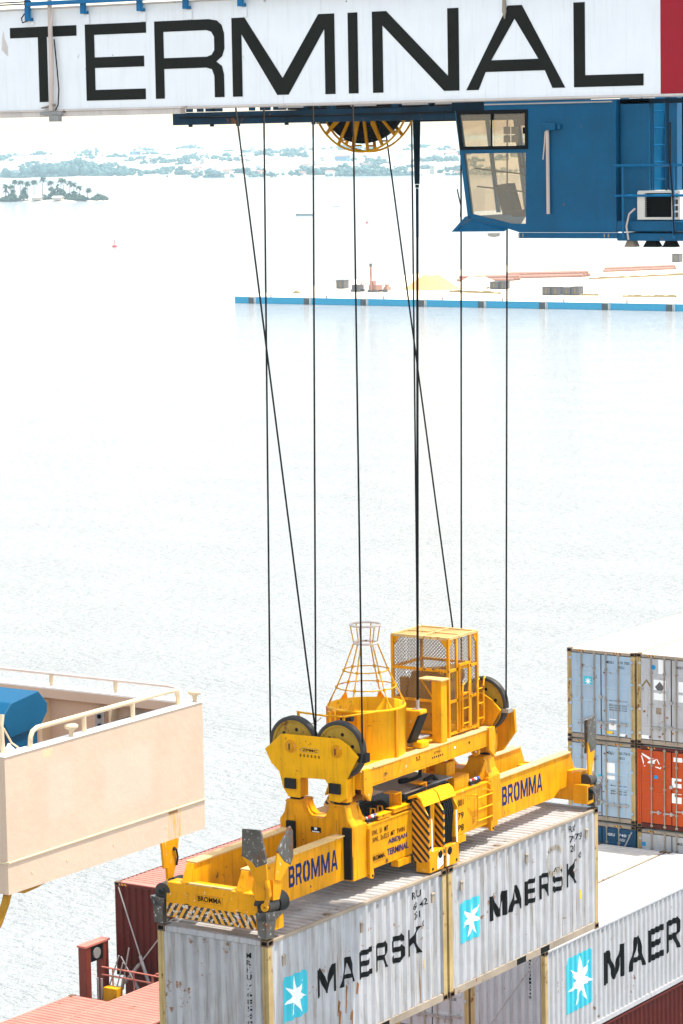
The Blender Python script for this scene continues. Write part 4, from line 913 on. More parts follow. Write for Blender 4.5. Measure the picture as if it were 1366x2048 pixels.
# ropes
def rope(name, p, q, label, r=.0175, mat='rope'):
    m = MB(); m.cyl(p, q, r, n=8); o = m.build(name, mat, loc=p, smooth=True, fix=False); tag(o, label, 'rope', 'hoist ropes of the crane')
YN, YF = 3.47, 8.75
rope('hoist_rope', (-2.27, YN, 30.73), (-2.12, YN, 42.95), 'upright hoist rope farthest left, ending on the left side of the near left sheave')
rope('hoist_rope', (-1.21, YN, 30.8), (-2.80, YN, 42.95), 'slanting hoist rope crossing the leftmost upright rope')
rope('hoist_rope', (-1.24, YN, 30.73), (-1.03, YN, 42.95), 'upright hoist rope running down between the two near sheaves')
rope('hoist_rope', (-.20, YN, 30.73), (-.17, YN, 42.95), 'upright hoist rope passing in front of the yellow cable basket')
rope('hoist_rope', (-1.22, YF, 30.8), (-2.95, YF, 42.95), 'slanting hoist rope starting behind the cable reel and ending behind the mesh cage')
rope('hoist_rope', (-2.27, YF, 30.73), (-2.22, YF, 42.95), 'hoist rope just left of the cable guide pole')
rope('hoist_rope', (-1.24, YF, 30.73), (-1.07, YF, 42.95), 'upright hoist rope under the front window of the blue cabin')
rope('hoist_rope', (-.20, YF, 30.73), (-.02, YF, 42.95), 'upright hoist rope farthest right, ending on the far sheave')
rope('spreader_cable', (-.50, 5.9, 31.27), (-.355, 5.9, 40.2), 'thicker black spreader cable hanging from the guide pole', .024, 'rubber')

# operator cabin
cb = thing('operator_cabin', 'blue crane operator cabin with brown tinted windows hanging under the boom', 'crane cabin', (3.6, 4.6, 40.3))
CY0, CY1 = 3.5, 5.6
wall = [(1.93, 42.62), (2.19, 40.60), (3.02, 40.40), (3.24, 40.34), (5.16, 40.34), (5.16, 42.60)]
w1 = [(2.035, 42.42), (2.11, 41.83), (3.385, 41.83), (3.39, 42.42)]
w2 = [(2.125, 41.72), (2.26, 40.665), (3.08, 40.49), (3.37, 40.49), (3.38, 41.72)]
wall_o = [(1.93, 42.62), (2.19, 40.60), (3.02, 40.40), (3.24, 40.34), (5.16, 40.34), (5.16, 42.60)]
for y in (CY0, CY1):
    m = MB(); m.prism('Y', wall_o, y, y + .05, [w1, w2]); m.build('wall', 'blue', cb)
m = MB(); m.box(1.95, 5.15, CY0 + .052, CY1 - .002, 42.55, 42.61); m.build('roof', 'blue', cb)
m = MB(); m.box(3.42, 5.15, CY0 + .052, CY1 - .002, 40.35, 40.42); m.build('floor', 'blue', cb)
m = MB(); m.box(5.10, 5.155, CY0 + .052, CY1 - .002, 40.43, 42.54); m.build('rear_wall', 'blue', cb)
m = MB(); m.box(3.44, 3.48, CY0 + .052, CY0 + .7, 40.43, 42.54); m.box(3.44, 3.48, CY1 - .7, CY1 - .002, 40.43, 42.54); m.build('partition', 'ivory', cb)
for a, b in (((1.95, 42.52), (2.19, 40.66)),):
    for y in (CY0 + .052, CY1 - .09, 4.5):
        m = MB(); m.hexa([(a[0], y, a[1]), (a[0] + .06, y, a[1]), (a[0] + .06, y + .06, a[1]), (a[0], y + .06, a[1])], [(b[0], y, b[1]), (b[0] + .06, y, b[1]), (b[0] + .06, y + .06, b[1]), (b[0], y + .06, b[1])]); m.build('front_post', 'blue', cb)
m = MB(); m.hexa([(1.97, CY0 + .12, 42.5), (1.98, CY0 + .12, 42.5), (1.98, CY1 - .1, 42.5), (1.97, CY1 - .1, 42.5)], [(2.2, CY0 + .12, 40.7), (2.21, CY0 + .12, 40.7), (2.21, CY1 - .1, 40.7), (2.2, CY1 - .1, 40.7)]); m.build('front_pane', 'glass', cb)
for y in (CY0, CY1):
    f = MB(); f.prism('Y', [(1.985, 42.47), (2.065, 41.785), (3.43, 41.785), (3.435, 42.47)], y - .02, y - .002, [[(2.045, 42.41), (2.115, 41.845), (3.375, 41.845), (3.38, 42.41)]]); f.box(2.69, 2.72, y - .018, y - .004, 41.846, 42.409)
    f = f.build('window_frame', 'dark', cb)
    m = MB(); m.prism('Y', [(2.05, 42.40), (2.12, 41.85), (2.688, 41.85), (2.688, 42.40)], y + .012, y + .018); m.build('window_pane', 'glass', cb)
    m = MB(); m.prism('Y', [(2.722, 42.40), (2.722, 41.85), (3.37, 41.85), (3.375, 42.40)], y + .02, y + .026); m.build('window_pane', 'glass', cb)
    m = MB(); m.prism('Y', w2, y + .02, y + .028); m.build('window_pane', 'glass', cb)
m = MB(); m.box(3.34, 3.38, CY0 - .024, CY0 - .019, 42.05, 42.16); m.build('window_latch', 'dark', cb)
m = MB(); m.prism('Y', [(2.34, 41.15), (2.58, 41.18), (2.74, 40.66), (2.50, 40.62)], 4.2, 4.5); m.build('console', 'seat_dark', cb)
m = MB(); m.prism('Y', [(3.08, 41.4), (3.24, 41.4), (3.24, 41.2), (3.3, 40.8), (3.36, 40.6), (3.1, 40.6), (3.12, 41.1)], 4.3, 4.9); m.build('seat', 'seat_dark', cb)
m = MB(); m.box(3.1, 3.2, 4.5, 4.6, 41.4, 42.4); m.box(2.8, 3.05, 4.0, 4.3, 40.6, 40.72); m.build('seat_post', 'seat_dark', cb)
m = MB(); m.box(2.1, 2.68, CY1 - .12, CY1 - .08, 42.2, 42.5); m.build('sun_blind', 'maroon_plate', cb)
m = MB(); m.box(2.76, 3.3, CY1 - .12, CY1 - .06, 41.82, 42.15); m.build('notice_board', 'ivory', cb)
for k in range(2):
    for q in range(2): m = MB(); m.box(2.3 + k * .16, 2.43 + k * .16, 4.6, 4.62, 41.9 + q * .15, 42.03 + q * .15); m.build('screen', 'plate_grey', cb)
for a, b, yy in (((2.2, 41.46), (3.34, 41.33), 3.75), ((2.24, 41.14), (3.3, 41.03), 3.75), ((2.2, 41.45), (3.36, 41.48), 5.4), ((2.24, 41.13), (3.36, 41.2), 5.4)):
    MB().cyl((a[0], yy, a[1]), (b[0], yy, b[1]), .014, n=6).build('guard_rail', 'seat_dark', cb)
m = MB(); m.add([(1.93, CY0 - .12, 40.36), (2.3, CY0 - .01, 40.56), (3.02, CY0 - .01, 40.41), (3.0, CY0 - .12, 40.37)] + [(1.93, CY0 - .12, 40.35), (2.3, CY0 - .01, 40.55), (3.02, CY0 - .01, 40.40), (3.0, CY0 - .12, 40.36)], [(0, 1, 2, 3), (7, 6, 5, 4), (0, 3, 7, 4), (3, 2, 6, 7), (2, 1, 5, 6), (1, 0, 4, 5)]); m.build('skirt_plate', 'blue', cb)
m = MB(); m.hexa([(1.93, CY0 - .12, 40.355), (2.02, CY0 - .12, 40.355), (2.02, CY1, 40.355), (1.93, CY1, 40.355)], [(2.17, CY0 - .05, 40.62), (2.22, CY0 - .05, 40.62), (2.22, CY1, 40.62), (2.17, CY1, 40.62)]); m.build('skirt_plate', 'blue', cb)
m = MB(); m.tube([(2.1, CY0 - .1, 40.62), (2.13, CY0 - .13, 40.8), (2.04, CY0 - .1, 41.1)], .012); m.build('loose_cable', 'rubber', cb)
m = MB(); m.lathe((2.25, 4.3, 40.29), [(.12, .0), (.1, -.05), (0, -.07)], 16); m.build('lamp', 'ivory', cb)
m = MB(); m.box(3.78, 4.02, CY0 - .1, CY0 - .002, 42.10, 42.22); m.box(4.03, 4.1, CY0 - .06, CY0 - .002, 42.11, 42.21); m.build('junction_box', 'blue', cb, bevel=.01)
m = MB(); m.tube([(3.845, CY0 - .05, 42.1), (3.85, CY0 - .05, 40.66)], .032, 8); m.build('downpipe', 'pipe_white', cb)
m = MB(); m.tube([(3.81, CY0 - .06, 42.08), (3.79, CY0 - .06, 41.85), (3.76, CY0 - .06, 41.6)], .012); m.build('loose_pipe', 'pipe_white', cb)
m = MB(); m.box(3.24, 5.2, CY0 - .05, CY0 + .05, 40.24, 40.335); m.build('sill_channel', 'blue', cb, bevel=.012)
m = MB()
for x in (3.26, 3.33, 4.94, 5.02): m.box(x, x + .02, CY0 - .06, CY0 - .051, 40.26, 40.32)
m.build('bolt_row', 'cont_rail', cb)
m = MB(); m.box(5.10, 5.17, CY0 - .03, CY0 - .003, 40.64, 42.58); m.build('corner_strip', 'blue', cb)
m = MB(); m.box(2.57, 5.12, CY0 - .03, CY0 - .003, 42.555, 42.58); m.build('roof_gutter', 'galv', cb)
m = MB(); m.box(1.9, 2.55, CY0 - .02, CY0 + .3, 42.47, 42.62); m.build('front_visor', 'blue_dark', cb)
# machinery tower and balcony behind the cabin
tw = thing('cabin_support', 'blue support column with ladder and balcony right of the operator cabin', 'crane frame', (5.8, 4.4, 40.2))
m = MB(); m.box(5.19, 5.74, CY0 + .1, 4.6, 40.35, 43.0); m.build('column', 'blue', tw)
m = MB(); m.box(5.76, 6.10, 4.3, 4.4, 40.5, 43.0); m.build('rear_panel', 'blue_dark', tw)
m = MB(); m.box(6.11, 6.26, CY0 + .12, 3.8, 40.55, 43.0); m.build('column', 'blue', tw)
for x in (5.77, 6.01): MB().cyl((x, 3.7, 40.9), (x, 3.7, 42.62), .018, n=6).build('ladder_rail', 'blue', tw)
for k in range(7): MB().cyl((5.77, 3.7, 42.39 - k * .285), (6.01, 3.7, 42.39 - k * .285), .013, n=6).build('ladder_rung', 'blue_bright', tw)
m = MB(); m.tube([(5.9, 4.25, 42.7), (5.97, 4.25, 40.9)], .02); m.build('cable', 'rubber', tw)
m = MB(); m.box(5.17, 8.2, CY0 - .02, CY0 + .9, 40.36, 40.54); m.build('balcony_beam', 'blue', tw, bevel=.015)
m = MB(); m.box(5.17, 8.2, CY0 - .02, CY0 + .9, 40.20, 40.33); m.build('balcony_beam', 'blue', tw, bevel=.015)
for z in (41.48, 40.97): MB().cyl((5.18, CY0 - .1, z), (8.2, CY0 - .1, z), .022, n=8).build('handrail', 'blue_bright', tw)
for x in (5.34, 6.30, 7.4): MB().cyl((x, CY0 - .1, 40.25), (x, CY0 - .1, 41.48), .02, n=8).build('stanchion', 'blue_bright', tw)
m = MB(); m.tube([(6.26, CY0 - .13, 42.2), (6.26, CY0 - .14, 41.5), (6.30, CY0 - .14, 41.0), (6.33, CY0 - .14, 40.3)], .014); m.build('cable', 'rubber', tw)
m = MB(); m.tube([(5.56, CY0 - .08, 40.75), (5.45, CY0 - .09, 40.66), (5.40, CY0 - .1, 40.45), (5.44, CY0 - .1, 40.22)], .016); m.build('hose', 'pipe_white', tw)
for x, s, mt in ((5.35, .1, 'cont_rail'), (5.75, .14, 'dark'), (6.1, .12, 'dark')):
    m = MB(); m.hexa([(x - s, CY0 + .1, 40.09), (x + s, CY0 + .1, 40.09), (x + s, CY0 + .3, 40.09), (x - s, CY0 + .3, 40.09)], [(x - s * .6, CY0 + .12, 40.195), (x + s * .6, CY0 + .12, 40.195), (x + s * .6, CY0 + .28, 40.195), (x - s * .6, CY0 + .28, 40.195)]); m.build('floodlight', mt, tw)
m = MB(); m.box(5.19, 8, CY0 + .1, CY0 + .16, 42.52, 42.6); m.build('cross_rail', 'blue_dark', tw)
for x in (5.4, 5.66): m = MB(); m.box(x, x + .2, CY0 + .02, CY0 + .09, 42.61, 42.68); m.build('clip_plate', 'ivory', tw)
ac = thing('air_conditioner', 'cream air conditioner unit with a black grille on the cabin balcony', 'air conditioner', (5.95, 3.75, 40.56))
m = MB(); m.prism('Y', [(5.55, 40.56), (6.36, 40.56), (6.36, 41.05), (5.57, 41.05), (5.55, 41.02)], 3.52, 4.0, [[(5.69, 40.60), (6.20, 40.60), (6.20, 41.01), (5.69, 41.01)], [(6.25, 40.60), (6.32, 40.60), (6.32, 40.68), (6.25, 40.68)], [(6.25, 40.71), (6.32, 40.71), (6.32, 40.79), (6.25, 40.79)], [(6.25, 40.82), (6.32, 40.82), (6.32, 40.90), (6.25, 40.90)], [(6.25, 40.93), (6.32, 40.93), (6.32, 41.0), (6.25, 41.0)]]); m.build('casing', 'ivory', ac)
m = MB(); m.box(5.68, 6.34, 3.6, 3.66, 40.59, 41.02); m.build('coil', 'dark', ac)
for k in range(12): m = MB(); m.box(5.69, 6.20, 3.545, 3.56, 40.615 + k * .033, 40.625 + k * .033); m.build('grille_bar', 'dark', ac)
m = MB(); m.cyl((6.36, 3.7, 40.75), (6.45, 3.7, 40.75), .02); m.tube([(6.36, 3.7, 40.95), (6.42, 3.7, 40.95), (6.42, 3.7, 40.8)], .016); m.build('pipe', 'dark', ac)

# ------------------------------------------------------------------ headblock with its sheaves, basket and cage
XC, YC = -1.219, 6.1
def mx(x): return 2 * XC - x          # mirror across the spreader's long axis
def my(y): return 2 * YC - y
hb = thing('headblock', 'yellow headblock with four rope sheaves, cable basket and mesh cage above the spreader', 'headblock', (XC, YC, 29.7))
plate = [(-2.33, 30.63), (-2.20, 30.38), (-2.01, 30.22), (-1.93, 29.92), (-1.81, 29.76), (-1.55, 29.76), (-1.55, 30.10), (-1.52, 30.15), (-.98, 30.17), (-.92, 30.10), (-.90, 29.78), (-.66, 29.76), (-.50, 29.86), (-.50, 30.22), (-.24, 30.66), (-.45, 30.86), (-.66, 30.97), (-1.11, 30.96), (-1.90, 30.95), (-1.97, 30.93), (-2.22, 30.71)]
m = MB(); m.prism('Y', plate, 3.36, 3.41); m.build('sheave_plate', 'yellow_clean', hb, bevel=.006)
m = MB(); m.prism('Y', plate, 3.60, 3.65); m.build('sheave_plate', 'yellow_clean', hb)
platef = [(x, z) for x, z in plate]
m = MB(); m.prism('Y', plate, 8.58, 8.63); m.build('sheave_plate', 'yellow', hb)
far = [(-2.27, 30.15), (-1.9, 29.75), (-.77, 29.63), (-.47, 29.74), (-.17, 30.15), (-.20, 30.60), (-.40, 30.61), (-.6, 30.8), (-1.84, 30.8), (-2.04, 30.61), (-2.24, 30.60)]
m = MB(); m.prism('Y', far, 9.05, 9.12); m.build('guard_plate', 'yellow', hb)
m = MB(); m.prism('Y', plate, 8.86, 8.91); m.build('sheave_plate', 'yellow', hb)
SX = (-1.735, -.705); SZ = 30.74
for yc, ys in ((3.505, 3.36), (8.745, 8.58)):
    for x in SX:
        s = MB(); s.lathe((x, yc, SZ), [(.12, -.045), (.42, -.03), (.43, -.05), (.47, -.06), (.47, .06), (.43, .05), (.42, .03), (.12, .045)], 40, 'Y'); s = s.build('sheave', 'sheave', hb)
        m = MB(); m.lathe((x, yc, SZ), [(.471, -.062), (.53, -.068), (.545, -.05), (.52, -.02), (.52, .02), (.545, .05), (.53, .068), (.471, .062)], 48, 'Y'); m.build('rim', 'grease', s, smooth=True)
        for k in range(6):
            a = k * math.pi / 3 + .3; m = MB(); m.cyl((x + math.cos(a) * .3, yc - .042, SZ + math.sin(a) * .3), (x + math.cos(a) * .3, yc - .03, SZ + math.sin(a) * .3), .035, n=10); m.build('lightening_hole', 'dark', s)
        b = MB(); b.lathe((x, ys, SZ - .01), [(0, -.05), (.07, -.05), (.075, -.04), (.075, -.025), (.12, -.02), (.125, 0)], 20, 'Y'); b = b.build('axle_pin', 'yellow_worn', hb, smooth=False)
        m = MB(); m.box(x - .012, x + .012, ys - .058, ys - .05, SZ - .07, SZ + .05); m.build('keeper', 'black_steel', b)
# makers' marks on the plate
V, F = text2d('ZPMC', .02); fn = quad_fn('Y', 3.352, -1.47, -1.13, 30.665, 30.715); m = MB(); m.add([fn(*q) for q in V], F); m.build('lettering', 'black_print', hb, fix=False)
m = MB(); o_ = [(-1.54, 30.69), (-1.46, 30.735), (-1.14, 30.735), (-1.06, 30.69), (-1.14, 30.645), (-1.46, 30.645)]
m.prism('Y', o_, 3.352, 3.356, [[(XC - .08 + (x + 1.3) * .97, 30.69 + (z - 30.69) * .9) for x, z in o_]]); m.build('emblem_outline', 'cont_rail', hb)
for k in range(6):
    m = MB(); x = -1.53 + k * .083
    for q in range(3): m.box(x, x + .035, 3.352, 3.356, 30.56 + q * .018, 30.568 + q * .018)
    m.box(x + .014, x + .022, 3.351, 3.355, 30.555, 30.607); m.build('character', 'black_print', hb)
for x0, x1 in ((-1.86, -1.62), (-.86, -.62)):
    m = MB(); m.box(x0, x1, 3.30, 3.355, 29.93, 30.12); m.build('rubber_flap', 'black_steel', hb)
# legs down to the spreader's towers
for x0, x1 in ((-1.86, -1.57), (-.88, -.52)):
    for y0, y1 in ((3.415, 3.595), (8.64, 8.85)):
        m = MB(); m.box(x0, x1, y0, y1, 29.76, 30.2); m.build('leg', 'yellow', hb)
        m = MB(); m.box(x0 + .04, x1 - .04, y0 + .02, y1 - .02, 29.70, 29.758); m.build('twistlock', 'black_steel', hb)
# side beams and deck
for x0, x1 in ((-.56, -.38), (mx(-.38), mx(-.56))):
    m = MB(); m.box(x0, x1, 3.66, 8.57, 30.0, 30.3); m.build('side_beam', 'yellow', hb, bevel=.008)
    m = MB(); m.box(x0 - .03, x1 + .012, 3.66, 8.57, 30.302, 30.325); m.build('top_flange', 'yellow_lit_top', hb)
    m = MB(); m.box(x0 - .03, x1 + .012, 3.66, 8.57, 29.975, 29.998); m.build('bottom_flange', 'yellow', hb)
m = MB(); m.prism('X', [(4.9, 30.0), (5.35, 30.0), (5.55, 30.3), (5.1, 30.3)], -.376, -.372); m.build('stiffener', 'yellow_worn', hb)
for y in (3.7, 8.3):
    m = MB(); m.prism('X', [(y, 29.9), (y + .22, 29.72), (y + .3, 29.9), (y + .22, 30.34), (y, 30.34)], -.40, -.33); m.build('gusset', 'yellow_worn', hb)
for y in (4.1, 8.05):
    m = MB(); m.lathe((-.5, y, 29.9), [(.035, -.03), (.09, -.03), (.09, .03), (.035, .03), (.035, -.03)], 16, 'Y'); o2 = m.build('lifting_eye', 'yellow_worn', hb)
m = MB(); m.box(-1.84, -.60, 4.05, 8.4, 30.26, 30.32); m.build('deck', 'yellow_worn', hb)
for t_, a, b, z0, z1 in (('ZPMC', 6.25, 6.55, 30.18, 30.225), ('80t', 5.62, 5.78, 30.16, 30.2)): put_text(t_, 'X', -.3735, a, b, z0, z1, 'black_print', hb)
for y, z in [(6.2 + k * .075, 30.10) for k in range(6)] + [(5.62, 30.21), (5.72, 30.21)]: m = MB(); m.box(-.379, -.3735, y, y + .035, z, z + .032); m.build('character', 'black_print', hb)
for y in (7.05, 7.6): MB().cyl((-.38, y, 30.17), (-.372, y, 30.17), .025, n=10).build('drain_hole', 'white_cap' if y < 7.3 else 'dark', hb)
# cable basket
bc = Vector((XC, 5.2, 0))
bk = MB(); bk.lathe((bc.x, bc.y, 0), [(.735, 30.22), (.74, 31.26), (.755, 31.262), (.755, 31.225), (.757, 31.225), (.757, 31.275), (.72, 31.275), (.718, 30.24), (0, 30.24), (0, 30.21), (.735, 30.21)], 56)
bk = bk.build('cable_basket', 'yellow_clean', hb, smooth=False)
for p_ in bk.data.polygons: p_.use_smooth = abs(p_.normal.z) < .5
for a in (-1.95, -1.05, -1.2, -.15, .8, 2.2, -2.6):
    d = Vector((math.cos(a), math.sin(a), 0)); s = Vector((-d.y, d.x, 0)); c = bc + d * .742
    P = [c - s * .03, c + s * .03, c + s * .03 + d * .035, c - s * .03 + d * .035]
    m = MB(); m.hexa([(p.x, p.y, 30.23) for p in P], [(p.x, p.y, 31.24) for p in P]); m.build('stave', 'yellow', bk)
cone = [(31.27, .745), (31.62, .57), (31.94, .425), (32.46, .225), (32.81, .29)]
for z, r_ in cone[1:]:
    m = MB(); m.ring((bc.x, bc.y, z), r_, .013 if z < 32.2 else .022, 'Z', 36, 6); m.build('cage_ring', 'yellow_wire' if z < 32.2 else 'pipe_white', bk, smooth=True)
for k in range(6):
    a = k * math.pi / 3 - .35; m = MB(); pts = [(bc.x + math.cos(a) * r_, bc.y + math.sin(a) * r_, z) for z, r_ in cone]
    m.tube(pts[:4], .014); m.tube(pts[3:], .012); m.build('cage_bar', 'yellow_wire', bk)
    d = Vector((math.cos(a), math.sin(a), 0)); s = Vector((-d.y, d.x, 0))
    c0 = bc + d * .735; P = [c0 - s * .09, c0 + s * .09, c0 + s * .012 - d * .07, c0 - s * .012 - d * .07]
    m = MB(); m.hexa([(P[0].x, P[0].y, 31.27), (P[1].x, P[1].y, 31.27), (P[1].x - d.x * .012, P[1].y - d.y * .012, 31.27), (P[0].x - d.x * .012, P[0].y - d.y * .012, 31.27)],
           [(P[3].x, P[3].y, 31.42), (P[2].x, P[2].y, 31.42), (P[2].x - d.x * .012, P[2].y - d.y * .012, 31.42), (P[3].x - d.x * .012, P[3].y - d.y * .012, 31.42)]); m.build('foot_gusset', 'yellow', bk)
    for z, r_ in cone[1:3]:
        c0 = bc + d * r_; m = MB(); m.cyl((c0.x, c0.y, z - .03), (c0.x, c0.y, z + .03), .028, n=6); m.build('clamp', 'yellow_wire', bk)
# mesh cage
cg = MB(); X0, X1, Y0, Y1, Z0, Z1 = -1.835, -.555, 7.13, 8.22, 30.33, 32.29
def hbar(m, p, q, s=.03):
    p = Vector(p); q = Vector(q); d = (q - p).normalized(); a = Vector((0, 0, 1)) if abs(d.z) < .9 else Vector((1, 0, 0)); b = d.cross(a).normalized()
    a = b.cross(d); m.hexa([p - a * s - b * s, p + a * s - b * s, p + a * s + b * s, p - a * s + b * s], [q - a * s - b * s, q + a * s - b * s, q + a * s + b * s, q - a * s + b * s])
frame = MB(); hbar(frame, (X0, Y0, Z0), (X0, Y0, Z1), .028); frame = frame.build('mesh_cage', 'yellow', hb)
for x, y in ((X1, Y0), (X0, Y1), (X1, Y1)): m = MB(); hbar(m, (x, y, Z0), (x, y, Z1), .028); m.build('cage_post', 'yellow', frame)
for z in (Z1, 31.65, 31.03, 30.4):
    for p, q in (((X0, Y0), (X1, Y0)), ((X1, Y0), (X1, Y1)), ((X0, Y1), (X1, Y1)), ((X0, Y0), (X0, Y1))):
        if z in (31.03,) and p[1] == Y1: continue
        m = MB(); hbar(m, (*p, z - .001), (*q, z - .001), .026); m.build('cage_rail', 'yellow_lit_top' if z == Z1 else 'yellow', frame)
m = MB(); hbar(m, ((X0 + X1) / 2, Y0, Z1 + .002), ((X0 + X1) / 2, Y1, Z1 + .002), .022); hbar(m, (X0, (Y0 + Y1) / 2, Z1 + .004), (X1, (Y0 + Y1) / 2, Z1 + .004), .02); m.build('cage_rail', 'yellow_lit_top', frame)
for y in (Y0 + .3, Y1 - .28): m = MB(); hbar(m, (X1 + .004, y, 30.4), (X1 + .004, y, Z1 - .03), .022); m.build('cage_post', 'yellow', frame)
for (x, y, dx, dy) in ((X0, Y0, 1, 0), (X1, Y0, -1, 0), (X1, Y0, 0, 1), (X1, Y1, 0, -1)):
    m = MB(); q = [(x + dx * .03, y + dy * .03, 32.26), (x + dx * .17, y + dy * .17, 32.26), (x + dx * .03, y + dy * .03, 32.08)]
    e = Vector((dy, dx, 0)) * .012; m.add([Vector(p) - e for p in q] + [Vector(p) + e for p in q], [(0, 1, 2), (5, 4, 3), (0, 1, 4, 3), (1, 2, 5, 4), (2, 0, 3, 5)]); m.build('corner_gusset', 'yellow', frame)
def wiremesh(p, u, v, lu, lv, mat, parent, pitch=.048, r=.0042):
    """diamond wire screen lying between two directions"""
    m = MB(); p = Vector(p); u = Vector(u); v = Vector(v); n = u.cross(v) * r; k = -lv
    def strip(a, b, off):
        A = p + u * a[0] + v * a[1] + off; B = p + u * b[0] + v * b[1] + off; w_ = (B - A).normalized().cross(u.cross(v)) * r
        m.add([A - w_, A + w_, A + n, B - w_, B + w_, B + n], [(0, 1, 4, 3), (1, 2, 5, 4), (2, 0, 3, 5)])
    while k < lu:
        a0 = max(k, 0); b0 = min(k + lv, lu)
        if b0 > a0:
            strip((a0, a0 - k), (b0, b0 - k), Vector((0, 0, 0)))
            strip((a0, lv - (a0 - k)), (b0, lv - (b0 - k)), n)
        k += pitch
    o = m.build('wire_mesh', mat, parent, fix=False); return o
for z0, z1 in ((31.03, 31.63), (31.67, 32.26)):
    for p, u, l in (((X0, Y0 + .002, z0), (1, 0, 0), X1 - X0), ((X0, Y1 - .002, z0), (1, 0, 0), X1 - X0), ((X0 + .002, Y0, z0), (0, 1, 0), Y1 - Y0), ((X1 - .002, Y0, z0), (0, 1, 0), Y1 - Y0)):
        wiremesh(p, u, (0, 0, 1), l, z1 - z0, 'mesh_wire', frame, .072, .0055)
wiremesh((X0, Y0, Z1 - .01), (1, 0, 0), (0, 1, 0), X1 - X0, Y1 - Y0, 'yellow_lit_top', frame, .036, .006)
wiremesh((X1 - .002, Y0, 30.42), (0, 1, 0), (0, 0, 1), Y1 - Y0, .6, 'ochre', frame, .03, .005)
m = MB(); m.prism('Y', [(-1.62, 30.6), (-.72, 30.6), (-.72, 31.5), (-.95, 31.62), (-1.5, 31.55), (-1.56, 31.4), (-1.62, 31.38)], 7.3, 7.85); m.build('motor_housing', 'ochre', hb, bevel=.015)
m = MB(); m.cyl((-.9, 7.5, 31.45), (-.9, 8.0, 31.45), .2, n=20); m.build('motor_drum', 'ochre', hb)
m = MB(); m.box(-1.78, -.7, 7.2, 7.26, 30.34, 31.0); m.build('back_panel', 'ochre', hb)
m = MB(); m.box(-1.75, -1.62, 7.25, 7.4, 30.34, 31.42); m.build('bracket_post', 'ochre', hb)
# hooped handles on the cage's outer side
for y0 in (Y0 + .38, Y0 + .95):
    for q in (0, .24):
        m = MB(); m.tube([(X1 + .05, y0 + q, 30.42), (X1 + .09, y0 + q, 30.5), (X1 + .09, y0 + q, 31.2), (X1 + .07, y0 + q + .06, 31.32), (X1 + .05, y0 + q + .14, 31.34)], .018); m.build('grab_rail', 'yellow', hb)
    for z in (30.55, 30.85, 31.15): m = MB(); m.cyl((X1 + .09, y0, z), (X1 + .09, y0 + .24, z), .013, n=6); m.build('step', 'yellow', hb)
m = MB(); m.box(X1 + .02, X1 + .06, Y0 + .33, Y0 + .36, 30.4, 31.75); m.box(X1 + .02, X1 + .06, Y0 + .70, Y0 + .73, 30.4, 31.75); m.box(X1 + .02, X1 + .06, Y0 + .361, Y0 + .699, 31.7, 31.75); m.box(X1 + .02, X1 + .06, Y0 + .361, Y0 + .699, 31.1, 31.15); m.build('cage_door', 'yellow', hb)
# square post with its cap, latch box, oddments on the deck
m = MB(); m.box(-.62, -.40, 6.60, 6.82, 30.33, 31.55); m.build('post', 'yellow', hb, bevel=.01)
m = MB(); m.box(-.90, -.37, 6.57, 6.86, 31.552, 31.58); m.build('post_cap', 'yellow_lit_top', hb)
m = MB(); m.prism('Y', [(-.88, 31.55), (-.62, 31.2), (-.62, 31.24), (-.86, 31.555)], 6.62, 6.64); m.build('post_brace', 'yellow', hb)
m = MB(); m.prism('Y', [(-.80, 31.10), (-.36, 31.12), (-.34, 31.06), (-.48, 30.80), (-.62, 30.48), (-.74, 30.44)], 5.75, 6.0); m.build('cable_anchor', 'yellow_worn', hb, bevel=.012)
m = MB(); m.prism('Y', [(-.40, 31.02), (-.34, 31.04), (-.60, 30.46), (-.66, 30.48)], 5.735, 6.02); m.build('anchor_strap', 'black_steel', hb)
m = MB(); m.cyl((-.50, 5.9, 31.1), (-.50, 5.9, 31.3), .035, n=8); m.box(-.6, -.42, 5.85, 5.95, 31.1, 31.125); m.build('cable_socket', 'galv', hb)
m = MB(); m.box(-.66, -.46, 5.95, 6.25, 30.33, 30.46); m.build('yellow_block', 'yellow_clean', hb, bevel=.02)
m = MB(); m.box(-.95, -.68, 6.05, 6.4, 30.33, 30.47); m.box(-1.0, -.6, 6.1, 6.5, 30.48, 30.5); m.build('junction_box', 'plate_grey', hb)
# near handrail and its chain
m = MB(); m.tube([(-1.96, 3.95, 31.26), (-1.3, 3.92, 31.25), (-.92, 3.95, 31.26), (-.78, 4.0, 31.29), (-.45, 4.3, 31.33)], .022); m.build('handrail', 'yellow_wire', hb)
for x, y, z in ((-1.95, 3.95, 30.75), (-1.42, 4.2, 30.3), (-1.36, 4.28, 30.3), (-.92, 3.95, 30.35)):
    m = MB(); hbar(m, (x, y, z), (x, y, 31.28), .03 if x > -1.5 and x < -1.3 else .02); m.build('rail_post', 'yellow_worn', hb)
m = MB(); m.tube([(-1.93, 3.95, 31.15 - .13 * math.sin(math.pi * k / 8)) if False else (-1.93 + .5 * k / 8, 3.95, 31.2 - .14 * math.sin(math.pi * k / 8)) for k in range(9)], .009, 5); m.build('chain', 'galv', hb)
m = MB(); m.cyl((-1.2, 4.3, 31.15), (-.95, 4.3, 31.17), .06, n=10); m.build('rail_motor', 'black_steel', hb)
m = MB(); m.box(-.30, -.12, 3.44, 3.60, 30.55, 30.72); m.build('rope_guard', 'black_steel', hb)
m = MB(); m.box(-.32, -.10, 8.66, 8.84, 30.6, 30.68); m.build('rope_guard', 'galv', hb)
